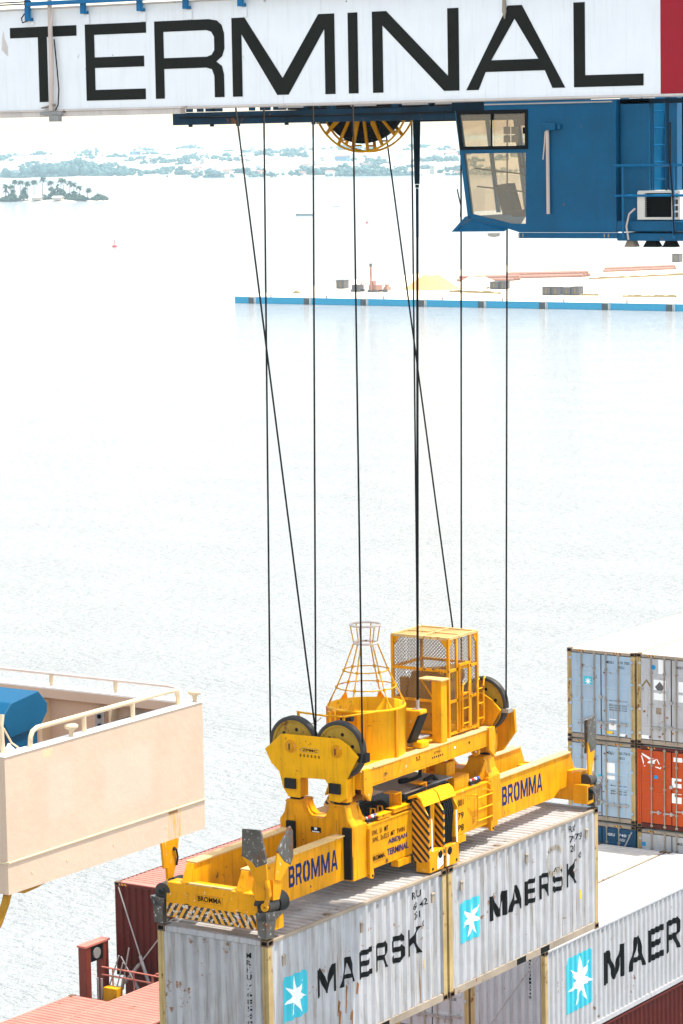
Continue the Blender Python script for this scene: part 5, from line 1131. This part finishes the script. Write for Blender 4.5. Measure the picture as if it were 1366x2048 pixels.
for q in (8.635, 8.70, 8.80): 
    m = MB(); m.tube([(-.245, q, 30.66), (-.30, q, 30.48), (-.42, q, 30.32), (-.55, q, 30.24)], .018); m.build('guard_bar', 'ochre', hb)

# ------------------------------------------------------------------ spreader
sp = thing('container_spreader', 'long yellow telescopic container spreader lettered in blue, carrying two grey containers', 'spreader', (XC, YC, 28.0))
# telescopic beams
near = [(0.05, 28.45), (0.05, 28.82), (.22, 29.15), (3.9, 29.15), (3.9, 28.32), (.95, 28.32), (.70, 28.45)]
for x0, x1 in ((-.70, -.54), (mx(-.54), mx(-.70))):
    for pr_, lab in ((near, 0), ([(my(a), b) for a, b in near][::-1], 1)):
        m = MB(); m.prism('X', pr_, x0, x1); b = m.build('telescopic_beam', 'yellow', sp, bevel=.006)
        ya, yb = (.24, 3.3) if not lab else (my(3.3), my(.24))
        m = MB(); m.box(x0 - .03, x1 + .03, ya, yb, 29.152, 29.178); m.build('beam_flange', 'yellow_lit_top', b)
wd = (.52, .52, .62, .78, .78, .60)
for t_, a, b in ((0, 1.47, 3.08), (1, 9.13, 10.78)): put_word('BROMMA', 'X', -.5375, a, b, 28.57, 28.96, 'navy_print', sp, wd, .10)
# end beams, hazard faces, corner guides
for s in (0, 1):
    f = (lambda y: y) if s == 0 else my
    pr_ = [(f(.0), 28.17), (f(.0), 28.44), (f(.045), 28.80), (f(.36), 28.80), (f(.36), 28.17)]
    m = MB(); m.prism('X', pr_ if s == 0 else pr_[::-1], -2.22, -.22); eb = m.build('end_beam', 'yellow_worn', sp, bevel=.008)
    m = MB(); y = sorted((f(-.006), f(-.002))); m.box(-2.20, -.24, *y, 28.18, 28.435); m.build('hazard_plate', 'hazard_end', eb)
    m = MB(); y = sorted((f(.05), f(.12))); m.box(-1.78, -.8, *y, 28.802, 28.83); m.build('scuff_strip', 'yellow_lit_top', eb)
    for x in (-1.80, -.66):
        m = MB(); m.box(x, x + .09, *sorted((f(.003), f(-.004))), 28.44, 28.455); m.build('slot', 'dark', eb)
    for sx in (1, -1):
        q = (lambda x: x) if sx > 0 else mx
        lo = [(q(-.17), f(-.055), 28.045), (q(.015), f(-.055), 28.045), (q(.015), f(.17), 28.045), (q(-.17), f(.17), 28.045)]
        hi = [(q(-.20), f(-.075), 28.50), (q(.05), f(-.12), 28.55), (q(.09), f(.42), 28.48), (q(-.20), f(.40), 28.45)]
        md = [(q(-.18), f(-.06), 28.36), (q(.025), f(-.065), 28.36), (q(.03), f(.22), 28.34), (q(-.18), f(.2), 28.34)]
        m = MB(); m.add(lo + md + hi, [(0, 1, 2, 3)] + [(i + k, (i + 1) % 4 + k, (i + 1) % 4 + k + 4, i + k + 4) for k in (0, 4) for i in range(4)] + [(8, 9, 10, 11)])
        m.build('corner_guide', 'steel_worn', sp)
        for a_, b_, r_ in (((.02, .34, .17), (.36, .62, .19)) if s == 0 else ((.04, .2, .13), (.21, .34, .15))):
            m = MB(); m.cyl((q(-.13), f(a_), 28.60), (q(-.13), f(b_), 28.60), r_, n=24); m.build('flipper_drive', 'grease' if a_ < .3 else 'black_steel', sp)
        m = MB(); m.lathe((q(-.13), f(-.01), 28.62), [(0, -.03), (.05, -.03), (.05, .03)], 14, 'Y'); m.build('drive_cap', 'black_steel', sp)
put_text('BROMMA', 'Y', .012, -1.52, -1.0, 28.535, 28.635, 'black_print', sp, bold=.02)
m = MB(); bx_ = [(-1.56, 28.51), (-.97, 28.51), (-.97, 28.66), (-1.56, 28.66)]; m.prism('Y', bx_, .008, .011, [[(-1.553, 28.517), (-.977, 28.517), (-.977, 28.653), (-1.553, 28.653)]]); m.build('name_plate_edge', 'ochre', sp)
# flippers: worn steel blades on yellow arms
def flipper(ax, t0, t1, blade, arm):
    f = MB(); f.prism(ax, arm, t0, t1); f = f.build('flipper', 'yellow_worn', sp, bevel=.006)
    if blade: m = MB(); m.prism(ax, blade, t0 - .004, t1 + .004); m.build('blade', 'steel_worn', f, bevel=.006)
    return f
flipper('Y', -.09, -.055, [(-.44, 30.0), (-.06, 30.02), (-.03, 29.95), (.05, 29.57), (.06, 29.42), (-.16, 29.33), (-.24, 29.42), (-.46, 29.51)], [(-.45, 29.5), (.05, 29.55), (.08, 29.1), (.0, 28.95), (-.2, 29.1), (-.3, 29.3)])
m = MB(); m.tube([(.05, -.08, 29.12), (.09, -.09, 29.0), (.10, -.09, 28.85), (.03, -.09, 28.66)], .045, 8); m.build('flipper_link', 'yellow_worn', sp)
m = MB(); m.lathe((.02, -.1, 28.64), [(.03, -.02), (.075, -.02), (.075, .02), (.03, .02), (.03, -.02)], 16, 'Y'); m.build('link_eye', 'yellow_worn', sp)
m = MB(); m.prism('Y', [(-.25, 29.1), (.06, 29.1), (.1, 28.85), (.05, 28.75), (-.2, 28.72), (-.3, 28.9)], -.05, .02); m.build('flipper_hub', 'yellow', sp, bevel=.01)
flipper('X', .035, .07, [(.63, 29.93), (.68, 29.95), (.75, 29.85), (.75, 29.40), (.66, 29.25), (.46, 29.35), (.26, 29.56), (.30, 29.62)], [(.26, 29.55), (.45, 29.45), (.66, 29.3), (.56, 29.22), (.35, 29.02), (.16, 29.08), (.2, 29.3)])
m = MB(); m.prism('X', [(.14, 29.08), (.36, 29.04), (.40, 28.9), (.32, 28.7), (.12, 28.72)], -.02, .05); m.build('flipper_hub', 'yellow', sp)
flipper('X', -2.50, -2.45, None, [(.23, 29.44), (.74, 29.46), (.75, 29.40), (.64, 28.96), (.56, 28.75), (.50, 28.56), (.34, 28.46), (.21, 28.62), (.30, 28.66), (.38, 28.74), (.37, 28.94), (.28, 28.96)])
m = MB(); m.tube([(-2.44, .55, 29.27), (-2.42, .62, 29.25), (-2.42, .66, 29.1), (-2.43, .63, 28.95)], .018); m.ring((-2.43, .57, 29.27), .03, .01, 'X', 12, 5); m.build('hose', 'rubber', sp)
m = MB(); m.ring((-2.42, .30, 28.58), .11, .05, 'X', 20, 8); m.build('drive_ring', 'black_steel', sp)
flipper('X', -.10, -.06, [(11.86, 29.92), (12.20, 29.96), (12.24, 29.6), (12.2, 29.24), (11.98, 29.2), (11.875, 29.45)], [(11.88, 29.5), (11.93, 29.5), (12.1, 29.25), (12.18, 29.2), (12.1, 28.95), (12.05, 28.75), (12.16, 28.62), (12.1, 28.52), (11.92, 28.66), (11.88, 29.0)])
m = MB(); m.box(-.13, -.105, 11.84, 11.9, 29.2, 29.9); m.build('blade_web', 'steel_worn', sp)
m = MB(); m.box(-.34, .0, 11.72, 12.0, 28.15, 28.55); m.build('twistlock_housing', 'yellow_worn', sp)
m = MB(); m.box(.001, .004, 11.76, 11.96, 28.22, 28.50); m.build('housing_opening', 'dark', sp)
m = MB(); m.box(-.34, .0, .2, .5, 28.15, 28.4); m.build('twistlock_housing', 'yellow_worn', sp)
# main frame
for x0, x1 in ((-.74, -.40), (mx(-.40), mx(-.74))):
    m = MB(); m.box(x0, x1, 3.9, 8.36, 28.38, 29.22); m.build('main_beam', 'yellow', sp, bevel=.008)
    m = MB(); m.box(x0 - .02, x1 + .012, 3.9, 8.36, 29.222, 29.245); m.build('top_flange', 'yellow_worn', sp)
    for ya, yb in ((3.40, 3.885), (8.375, 8.72)):
        m = MB(); m.box(x0 + .02, x1 + .004, ya, yb, 28.28, 29.32); m.build('collar', 'yellow', sp, bevel=.015)
for ya, yb in ((4.9, 5.35), (6.75, 7.4)):
    m = MB(); m.box(-.52, -.36, ya, yb, 28.24, 28.37); m.build('bottom_rail', 'yellow', sp)
for y, dz in ((3.885, 0), (8.345, 0)):
    m = MB(); m.prism('X', [(y - .02, 29.2), (y + .05, 29.26), (y + .05, 29.15), (y + .03, 28.95), (y + .12, 28.3), (y + .08, 28.22), (y - .02, 28.26)], -.396, -.33); m.build('rib_plate', 'yellow', sp, bevel=.006)
    m = MB(); m.cyl((-.329, y + .06, 28.29), (-.323, y + .06, 28.29), .025, n=10); m.build('shackle_hole', 'dark', sp)
# cross beams with the four towers
prof = [(-2.02, 29.32), (-1.92, 29.45), (-1.86, 29.71), (-1.55, 29.71), (-1.51, 29.58), (-1.45, 29.48), (-1.38, 29.42), (-1.05, 29.42), (-.98, 29.48), (-.92, 29.58), (-.88, 29.71), (-.56, 29.71), (-.50, 29.45), (-.40, 29.32), (-.40, 28.75), (-1.05, 28.75), (-1.12, 28.93), (-1.32, 28.93), (-1.40, 28.75), (-2.02, 28.75)]
for ya, yb in ((3.37, 3.78), (8.42, 8.83)):
    m = MB(); m.prism('Y', prof, ya, yb); cbm = m.build('cross_beam', 'yellow', sp, bevel=.008)
    for x0, x1 in ((-1.88, -1.53), (-.90, -.54)):
        m = MB(); m.box(x0, x1, ya - .015, yb + .015, 29.665, 29.69); m.build('tower_band', 'yellow_worn', cbm)
    for x0, x1 in ((-.54, -.405), (-1.83, -1.6)):
        m = MB(); m.prism('X', [(yb, 29.66), (yb + .12, 29.45), (yb + .34, 29.27), (yb, 29.27)] if ya < 5 else [(ya, 29.66), (ya, 29.27), (ya - .34, 29.27), (ya - .12, 29.45)], x0, x0 + .03); m.build('tower_gusset', 'yellow', cbm)
    for x in (-1.68, -.75): m = MB(); m.box(x, x + .012, ya - .004, ya, 29.2, 29.42); m.build('weld_seam', 'ochre', cbm)
for x0, x1, z0 in ((-1.84, -1.65, 28.73), (-.575, -.385, 28.33)):
    m = MB(); m.box(x0, x1, 3.29, 3.362, z0, 29.31); m.build('slider_pad', 'rubber', sp, bevel=.01)
m = MB(); m.box(-1.31, -1.09, 3.355, 3.366, 29.14, 29.24); m.build('rating_plate', 'dark', sp)
m = MB(); m.box(-1.23, -1.17, 3.35, 3.3545, 29.19, 29.235); m.box(-1.28, -1.12, 3.35, 3.3545, 29.145, 29.165); m.build('rating_plate_print', 'white_print', sp)
m = MB(); m.prism('X', [(3.8, 29.2), (4.6, 29.5), (4.6, 28.9), (3.8, 28.8)], -1.05, -1.03); m.build('shield_plate', 'plate_grey', sp)
m = MB(); m.prism('X', [(3.8, 29.2), (3.86, 29.2), (3.86, 28.8), (3.8, 28.8)], -1.1, -.98); m.build('shield_edge', 'yellow_worn', sp)
# lettering on the side
put_text('SWL  51  MT', 'X', -.392, 4.04, 4.62, 29.02, 29.12, 'black_print', sp, bold=.012)
put_text('SWL  2x32.5  MT  TWIN', 'X', -.392, 4.06, 5.2, 28.885, 28.98, 'black_print', sp, bold=.012)
put_text('ABIDJAN', 'X', -.392, 4.60, 5.28, 28.72, 28.845, 'navy_print', sp, bold=.025)
put_text('TERMINAL', 'X', -.392, 4.56, 5.32, 28.53, 28.66, 'navy_print', sp, bold=.025)
put_text('BROMMA', 'X', -.392, 4.05, 4.48, 28.53, 28.62, 'black_print', sp, bold=.03)
m = MB(); m.prism('X', [(4.02, 28.50), (4.51, 28.50), (4.51, 28.65), (4.02, 28.65)], -.396, -.393, [[(4.027, 28.507), (4.503, 28.507), (4.503, 28.643), (4.027, 28.643)]]); m.build('name_plate_edge', 'ochre', sp)
for t_, z in (('001', 28.96), ('79', 28.70), ('P8', 28.46)): put_text(t_, 'X', -.392, 7.16, 7.38, z, z + .13, 'black_print', sp, bold=.01)
for k in range(3):
    m = MB(); m.box(-.397, -.393, 7.72, 7.72 + .18 - k * .04, 28.64 - k * .05, 28.65 - k * .05); m.build('small_print', 'ochre', sp)
# ladder rails on the far half
for y in (7.55, ):
    m = MB(); m.tube([(-.39, y, 29.12), (-.32, y + .04, 29.13), (-.30, y + .18, 29.1), (-.31, y + .24, 29.0), (-.31, y + .24, 28.6), (-.37, y + .05, 28.42)], .014); m.build('grab_rail', 'yellow', sp)
m = MB(); m.tube([(-.37, 8.08, 29.13), (-.32, 8.12, 29.14), (-.30, 8.28, 29.08)], .014); m.build('grab_rail', 'yellow', sp)
for z in (29.02, 28.79, 28.56): MB().cyl((-.31, 7.79, z), (-.31, 8.36, z), .014, n=6).build('ladder_rung', 'yellow_clean', sp)
m = MB(); m.cyl((-.31, 8.36, 28.45), (-.31, 8.36, 29.08), .014, n=6); m.build('ladder_rail', 'yellow', sp)
# signal lamp bars
for y0 in (3.98, 7.78):
    b = MB(); b.box(-.56, -.46, y0, y0 + .40, 29.27, 29.33); b = b.build('signal_bar', 'black_steel', sp, bevel=.01)
    for k, mt in enumerate(('galv', 'lamp_red', 'white_cap', 'lamp_blue')):
        c0 = (-.51, y0 + .06 + k * .1, 29.331); m = MB(); m.lathe(c0, [(.035, 0), (.036, .02), (.025, .042), (0, .05)], 12); m.build('signal_lamp', mt, b, smooth=True)
    m = MB(); m.lathe((-.5, y0 + .1, 29.25), [(.05, 0), (.05, .02)], 10); m.build('lamp_foot', 'plate_grey', b)
for y0, y1, z in ((4.3, 4.75, 29.27), (4.85, 5.42, 29.29)):
    m = MB(); m.box(-.48, -.41, y0, y1, z, z + .07); m.build('step_plate', 'yellow', sp); m = MB(); m.box(-.60, -.40, y0, y1, z + .072, z + .085); m.build('step_top', 'yellow_clean', sp)
# hydraulic gear and chequered platform
m = MB(); m.box(-1.56, -.5, 5.4, 7.15, 29.54, 29.565); pf = m.build('platform', 'plate_grey', sp)
for k in range(30):
    m = MB(); y = 5.45 + k * .056; m.box(-1.52, -.54, y, y + .012, 29.566, 29.571); m.build('tread_bar', 'galv', pf)
for x, y in ((-1.5, 5.5), (-.6, 5.5), (-1.5, 7.05), (-.6, 7.05)): m = MB(); m.box(x - .03, x + .03, y - .03, y + .03, 29.05, 29.538); m.build('platform_leg', 'yellow_worn', pf)
m = MB(); m.cyl((-.95, 4.35, 29.22), (-.95, 5.2, 29.22), .21, n=24); mt_ = m.build('hydraulic_motor', 'black_steel', sp)
for k in range(9): m = MB(); m.lathe((-.95, 4.4 + k * .07, 29.22), [(.211, 0), (.235, .004), (.235, .02), (.211, .024)], 20, 'Y'); m.build('cooling_fin', 'black_steel', mt_)
m = MB(); m.box(-1.6, -.75, 3.95, 8.3, 28.5, 28.56); m.build('tray', 'black_steel', sp)
m = MB(); m.box(-1.6, -.78, 5.3, 7.3, 28.57, 29.3); m.build('oil_tank', 'black_steel', sp, bevel=.02)
for k in range(11):
    y = 4.0 + k * .16; m = MB(); m.tube([(-1.3 + R.uniform(-.2, .2), y, 28.7), (-1.1, y + .1, 29.0 + R.uniform(0, .3)), (-.8, y + .25, 28.95 + R.uniform(0, .3)), (-.72, y + .3, 28.8)], .022); m.build('hydraulic_hose', 'rubber', sp)
for y in (4.5, 4.75): m = MB(); m.tube([(-.72, y, 29.25), (-.72, y + .02, 29.42), (-.68, y + .1, 29.40), (-.66, y + .12, 29.25)], .018); m.build('yellow_hoop', 'yellow', sp)
for y, h in ((5.18, .12), (6.1, .14)):
    m = MB(); m.box(-.72, -.46, y, y + .03, 29.25, 29.5 + h); m.box(-.72, -.46, y - .2, y + .03, 29.501 + h, 29.52 + h); m.build('mount_bracket', 'yellow', sp)
m = MB(); m.cyl((-.58, 5.4, 29.46), (-.58, 6.05, 29.48), .07, n=14); m.build('hydraulic_cylinder', 'black_steel', sp)
for k in range(9):
    z = 29.36 + R.uniform(0, .2); x = -.60 + k * .018; m = MB(); m.tube([(x - .1, 5.2 + k * .05, 29.28), (x, 5.6 + k * .05, z), (x + .03, 6.3, z + R.uniform(-.05, .06)), (x, 6.9, z - .03), (x - .08, 7.2, 29.26)], .022); m.build('hydraulic_hose', 'rubber', sp)
m = MB(); m.box(-.76, -.62, 4.0, 7.3, 29.0, 29.215); m.build('dark_backing', 'black_steel', sp)  # black backing added to darken the recess between the main beams
m = MB(); m.tube([(-.7, 6.2, 29.4), (-.66, 6.4, 29.62), (-.62, 6.6, 29.66), (-.6, 6.8, 29.5), (-.62, 6.9, 29.3)], .045, 8); m.build('hydraulic_hose', 'rubber', sp)
m = MB(); m.tube([(-1.0, 6.0, 29.63), (-.9, 6.25, 29.62), (-.85, 6.5, 29.66), (-.95, 6.7, 29.9), (-1.0, 6.75, 30.2)], .04, 8); m.tube([(-1.0, 6.0, 29.63), (-.96, 6.2, 29.62)], .055, 8); m.build('hydraulic_hose', 'rubber', sp)
m = MB(); m.box(-.78, -.52, 7.25, 7.82, 29.25, 29.5); m.build('valve_box', 'yellow', sp, bevel=.01); m = MB(); m.box(-1.0, -.72, 7.3, 7.62, 29.5, 29.78); m.build('valve_box', 'yellow', sp, bevel=.01)
m = MB(); m.cyl((-.86, 7.45, 29.781), (-.86, 7.45, 29.81), .06, n=12); m.build('valve_cap', 'white_cap', sp)
# twin lift units in the middle, both sides
for sx in (1, -1):
    q = (lambda x: x) if sx > 0 else mx
    u = [(-.39, 29.40), (-.20, 29.48), (-.12, 29.30), (-.02, 29.14), (-.02, 28.27), (-.33, 28.20), (-.39, 28.4)]
    uu = [(q(a), b) for a, b in u]
    for y, mt in ((5.46, 'hazard_twin'), (6.0, 'hazard_twin'), (6.52, 'yellow')):
        m = MB(); m.prism('Y', uu if sx > 0 else uu[::-1], y, y + (.03 if y != 6.0 else .05)); m.build('twin_side_plate', mt, sp)
    for ya, yb in ((5.40, 5.98), (6.02, 6.58)):
        m = MB(); m.prism('Y', [(q(-.44), 29.50), (q(-.24), 29.56), (q(-.15), 29.50), (q(-.08), 29.34), (q(-.11), 29.33), (q(-.18), 29.465), (q(-.25), 29.51), (q(-.44), 29.45)], ya, yb); m.build('twin_cover', 'yellow_clean', sp)
        m = MB(); m.box(*sorted((q(-.395), q(-.37))), ya + .1, yb - .07, 28.42, 29.44); m.build('twin_back_plate', 'ochre', sp)
    for ya, yb in ((5.495, 5.60), (6.42, 6.515)):
        m = MB(); m.prism('X', [(ya, 28.55), (yb, 28.55), (yb - .02, 28.9), (yb - .06, 29.1), (ya, 29.0)], *sorted((q(-.10), q(-.015)))); m.build('twin_jamb', 'yellow_worn', sp, bevel=.008)
        m = MB(); m.prism('X', [(yb - .05, 28.45), (yb - .01, 28.45), (yb - .03, 29.08), (yb - .06, 29.08)], *sorted((q(-.014), q(-.006)))); m.build('wear_strip', 'white_cap', sp)
    for ya, yb in ((5.48, 5.99), (6.07, 6.56)):
        m = MB(); m.box(*sorted((q(-.33), q(-.012))), ya, yb, 28.03 if sx > 0 else 28.03, 28.44); lk = m.build('twin_lock_housing', 'yellow_worn', sp, bevel=.012)
        yc = ya + (.38 if ya < 6 else .14); m = MB(); m.cyl((q(-.014), yc, 28.33), (q(-.004), yc, 28.33), .075, n=18); m.build('lock_port', 'dark', lk)
        m = MB(); m.cyl((q(-.014), ya + .1 if ya < 6 else yb - .1, 28.10), (q(-.005), ya + .1 if ya < 6 else yb - .1, 28.10), .028, n=10); m.build('pin_hole', 'dark', lk)
        m = MB(); m.prism('X', [(yb - .24, 28.06), (yb - .03, 28.12), (yb - .03, 28.3), (yb - .16, 28.42), (yb - .24, 28.24)] if ya < 6 else [(ya + .03, 28.05), (ya + .1, 28.05), (ya + .12, 28.24), (ya + .03, 28.3)], *sorted((q(-.0115), q(-.007)))); m.build('bare_patch', 'white_cap', lk)
    for k in range(5):
        y = 6.12 + k * .07; m = MB(); m.tube([(q(-.25), y, 29.2), (q(-.1), y + .02, 29.28), (q(-.07), y + .03, 29.1), (q(-.09), y, 28.8), (q(-.12), y + .03, 28.46)], .025, 7); m.build('hydraulic_hose', 'rubber', sp)
    m = MB(); m.cyl((q(-.17), 5.72, 28.46), (q(-.17), 5.68, 29.4), .045, n=10); m.build('lock_rod', 'blue_dark', sp)
    m = MB(); m.box(*sorted((q(-.36), q(-.2))), 5.62, 5.97, 28.46, 29.4); m.build('twin_core', 'yellow', sp)

# ------------------------------------------------------------------ bridge wing of the ship, upper left
WX = 2.79; wy0, wy1 = -10.33, -5.60; wz0, wz1 = 31.5, 33.49
wg = thing('bridge_wing', 'cream ship bridge wing with handrails jutting in from the left', 'bridge wing', (WX, wy0, wz0))
m = MB(); m.box(WX - .08, WX, wy0, wy1, wz0, wz1 - .02); m.build('wall', 'beige_shell', wg)
m = MB(); m.box(-7, WX - .082, wy0, wy0 + .08, wz0, wz1 - .02); m.build('wall', 'beige', wg)
m = MB(); m.box(-7, WX - .082, wy1 - .08, wy1, wz0, wz1 - .02); m.build('wall', 'beige', wg)
m = MB(); m.box(-7, WX - .082, wy0 + .082, wy1 - .082, 31.9, 31.98); m.build('deck', 'beige', wg)
m = MB(); m.box(-7, WX - .01, wy0 + .01, wy1 - .01, wz0 + .01, wz0 + .05); m.build('bottom_plate', 'beige', wg)
m = MB(); m.box(WX - .18, WX + .012, wy0 - .012, wy1 + .012, wz1 - .018, wz1 + .012); m.build('coaming', 'white_cap', wg, bevel=.008)
m = MB(); m.box(-7, WX - .182, wy0 - .012, wy0 + .17, wz1 - .018, wz1 + .012); m.build('coaming', 'white_cap', wg)
m = MB(); m.box(-7, WX - .182, wy1 - .22, wy1 + .012, wz1 - .018, wz1 + .012); m.build('coaming', 'white_cap', wg)
m = MB(); m.box(-7, WX - .182, wy1 - .23, wy1 - .20, wz1 - .16, wz1 - .02); m.build('inner_lip', 'beige', wg)
m = MB(); m.box(WX + .001, WX + .02, wy0 - .02, wy1 + .01, 31.945, 31.975); m.build('rubbing_strip', 'beige_rail', wg, bevel=.006)
m = MB(); m.box(-7, WX + .02, wy0 - .02, wy0 - .001, 31.945, 31.975); m.build('rubbing_strip', 'beige_rail', wg)
for y in (-9.8, -9.0, -7.9, -6.6): m = MB(); m.cyl((WX, y, 31.72), (WX + .006, y, 31.72), .02, n=10); m.build('plug', 'beige_rail', wg)
rx = WX - .08
m = MB(); m.tube([(rx, -9.66, 33.5), (rx, -9.65, 33.64), (rx, -9.60, 33.72), (rx, -9.5, 33.755), (rx, -8, 33.755), (rx, -6.3, 33.755), (rx - .02, -6.12, 33.73), (rx - .05, -6.05, 33.62), (rx - .06, -6.04, 33.5)], .036, 10); m.build('handrail', 'beige_rail', wg, smooth=True)
for y in (-8.42, -7.25): m = MB(); m.cyl((rx, y, 33.5), (rx, y, 33.74), .034, n=10); m.build('rail_post', 'beige_rail', wg)
m = MB(); m.tube([(-7, wy1 - .08, 33.69), (0, wy1 - .08, 33.69), (2.2, wy1 - .08, 33.69), (2.45, wy1 - .1, 33.66), (2.62, wy1 - .3, 33.6), (rx - .05, -6.05, 33.5)], .026, 8); m.build('handrail', 'pipe_white', wg, smooth=True)
for x in (-2.4, -.1, 1.18): m = MB(); m.cyl((x, wy1 - .08, 33.5), (x, wy1 - .08, 33.68), .035, n=10); m.build('rail_post', 'beige_rail', wg)
for y in (-8.77, -5.74): m = MB(); m.lathe((rx + .04, y, 33.5), [(.035, 0), (.035, .08), (.05, .10), (.10, .13), (.105, .16), (.08, .18), (0, .185)], 16); m.build('vent_mushroom', 'beige_rail', wg, smooth=True)
m = MB(); m.tube([(WX - .16, -10.17, 33.5), (WX - .16, -10.19, 33.9), (WX - .16, -10.16, 34.05)], .034, 8); m.tube([(WX - .15, -10.15, 33.85), (WX - .14, -10.0, 33.62), (WX - .14, -9.85, 33.52)], .014); m.build('handrail', 'beige_rail', wg)
m = MB(); m.lathe((WX - .12, -10.08, 33.5), [(.07, 0), (.075, .05), (.04, .08), (.02, .12), (0, .13)], 12); m.build('deck_fitting', 'white_cap', wg)
m = MB(); m.tube([(WX - .1, wy0 + .1, wz0), (WX - .12, wy0 + .06, wz0 - .15), (WX - .16, wy0 - .05, wz0 - .4), (WX - .2, wy0 - .2, wz0 - .62), (WX - .3, wy0 - .3, wz0 - .8)], .06, 10); m.build('drain_pipe', 'ochre', wg, smooth=True)
m = MB(); m.prism('X', [(wy0 + .25, wz0), (wy0 + 1.0, wz0), (wy0 + .7, wz0 - .05), (wy0 + .4, wz0 - .07)], WX - .5, WX - .05); m.build('bottom_fairing', 'ochre', wg)
for x, z in ((.95, 33.12), (.95, 32.97)): m = MB(); m.cyl((x, wy1 - .235, z), (x, wy1 - .215, z), .035, n=12); m.build('socket', 'dark', wg)
m = MB(); m.box(.86, 1.04, wy1 - .212, wy1 - .2, 32.9, 33.22); m.build('socket_plate', 'plate_grey', wg)
m = MB(); m.box(1.2, 1.24, wy1 - .3, wy1 - .082, 32.0, 33.3); m.build('inner_rib', 'beige_rail', wg)
m = MB(); m.box(1.45, 1.75, wy1 - .4, wy1 - .1, 32.8, 33.15); m.build('instrument', 'black_steel', wg, bevel=.02)
m = MB(); m.box(-.2, -.14, wy1 - .3, wy1 - .082, 32.0, 33.3); m.build('inner_rib', 'beige_rail', wg)
cn = thing('covered_console', 'blue tarpaulin covered console standing in the bridge wing', 'console', (1.2, -8.2, 31.98))
cp = [(-7.84, 33.90), (-7.63, 33.68), (-7.64, 33.55), (-7.81, 33.36), (-8.52, 33.30), (-8.71, 33.62), (-8.48, 33.82)]
m = MB(); m.prism('X', cp, -2.5, 1.4); m.build('cover', 'blue_tarp', cn, bevel=.012)
m = MB(); m.box(-2.4, 1.36, -8.45, -7.85, 31.985, 33.33); m.build('pedestal', 'blue_tarp', cn)

# ------------------------------------------------------------------ air
m = MB(); m.box(-16000, 5000, -900, 20000, -2, 47.5)
hz = m.build('haze', 'water', fix=True); kind(hz, 'stuff')
mh = bpy.data.materials.new('haze'); mh.use_nodes = True; nt = mh.node_tree
nt.nodes.remove(nt.nodes['Principled BSDF'])
pv = N(nt, 'ShaderNodeVolumePrincipled'); pv.inputs['Density'].default_value = 0.0001; pv.inputs['Color'].default_value = (0.66, 0.89, 1.0, 1); pv.inputs['Anisotropy'].default_value = 0.2
nt.links.new(pv.outputs[0], nt.nodes['Material Output'].inputs['Volume'])
hz.data.materials.clear(); hz.data.materials.append(mh)
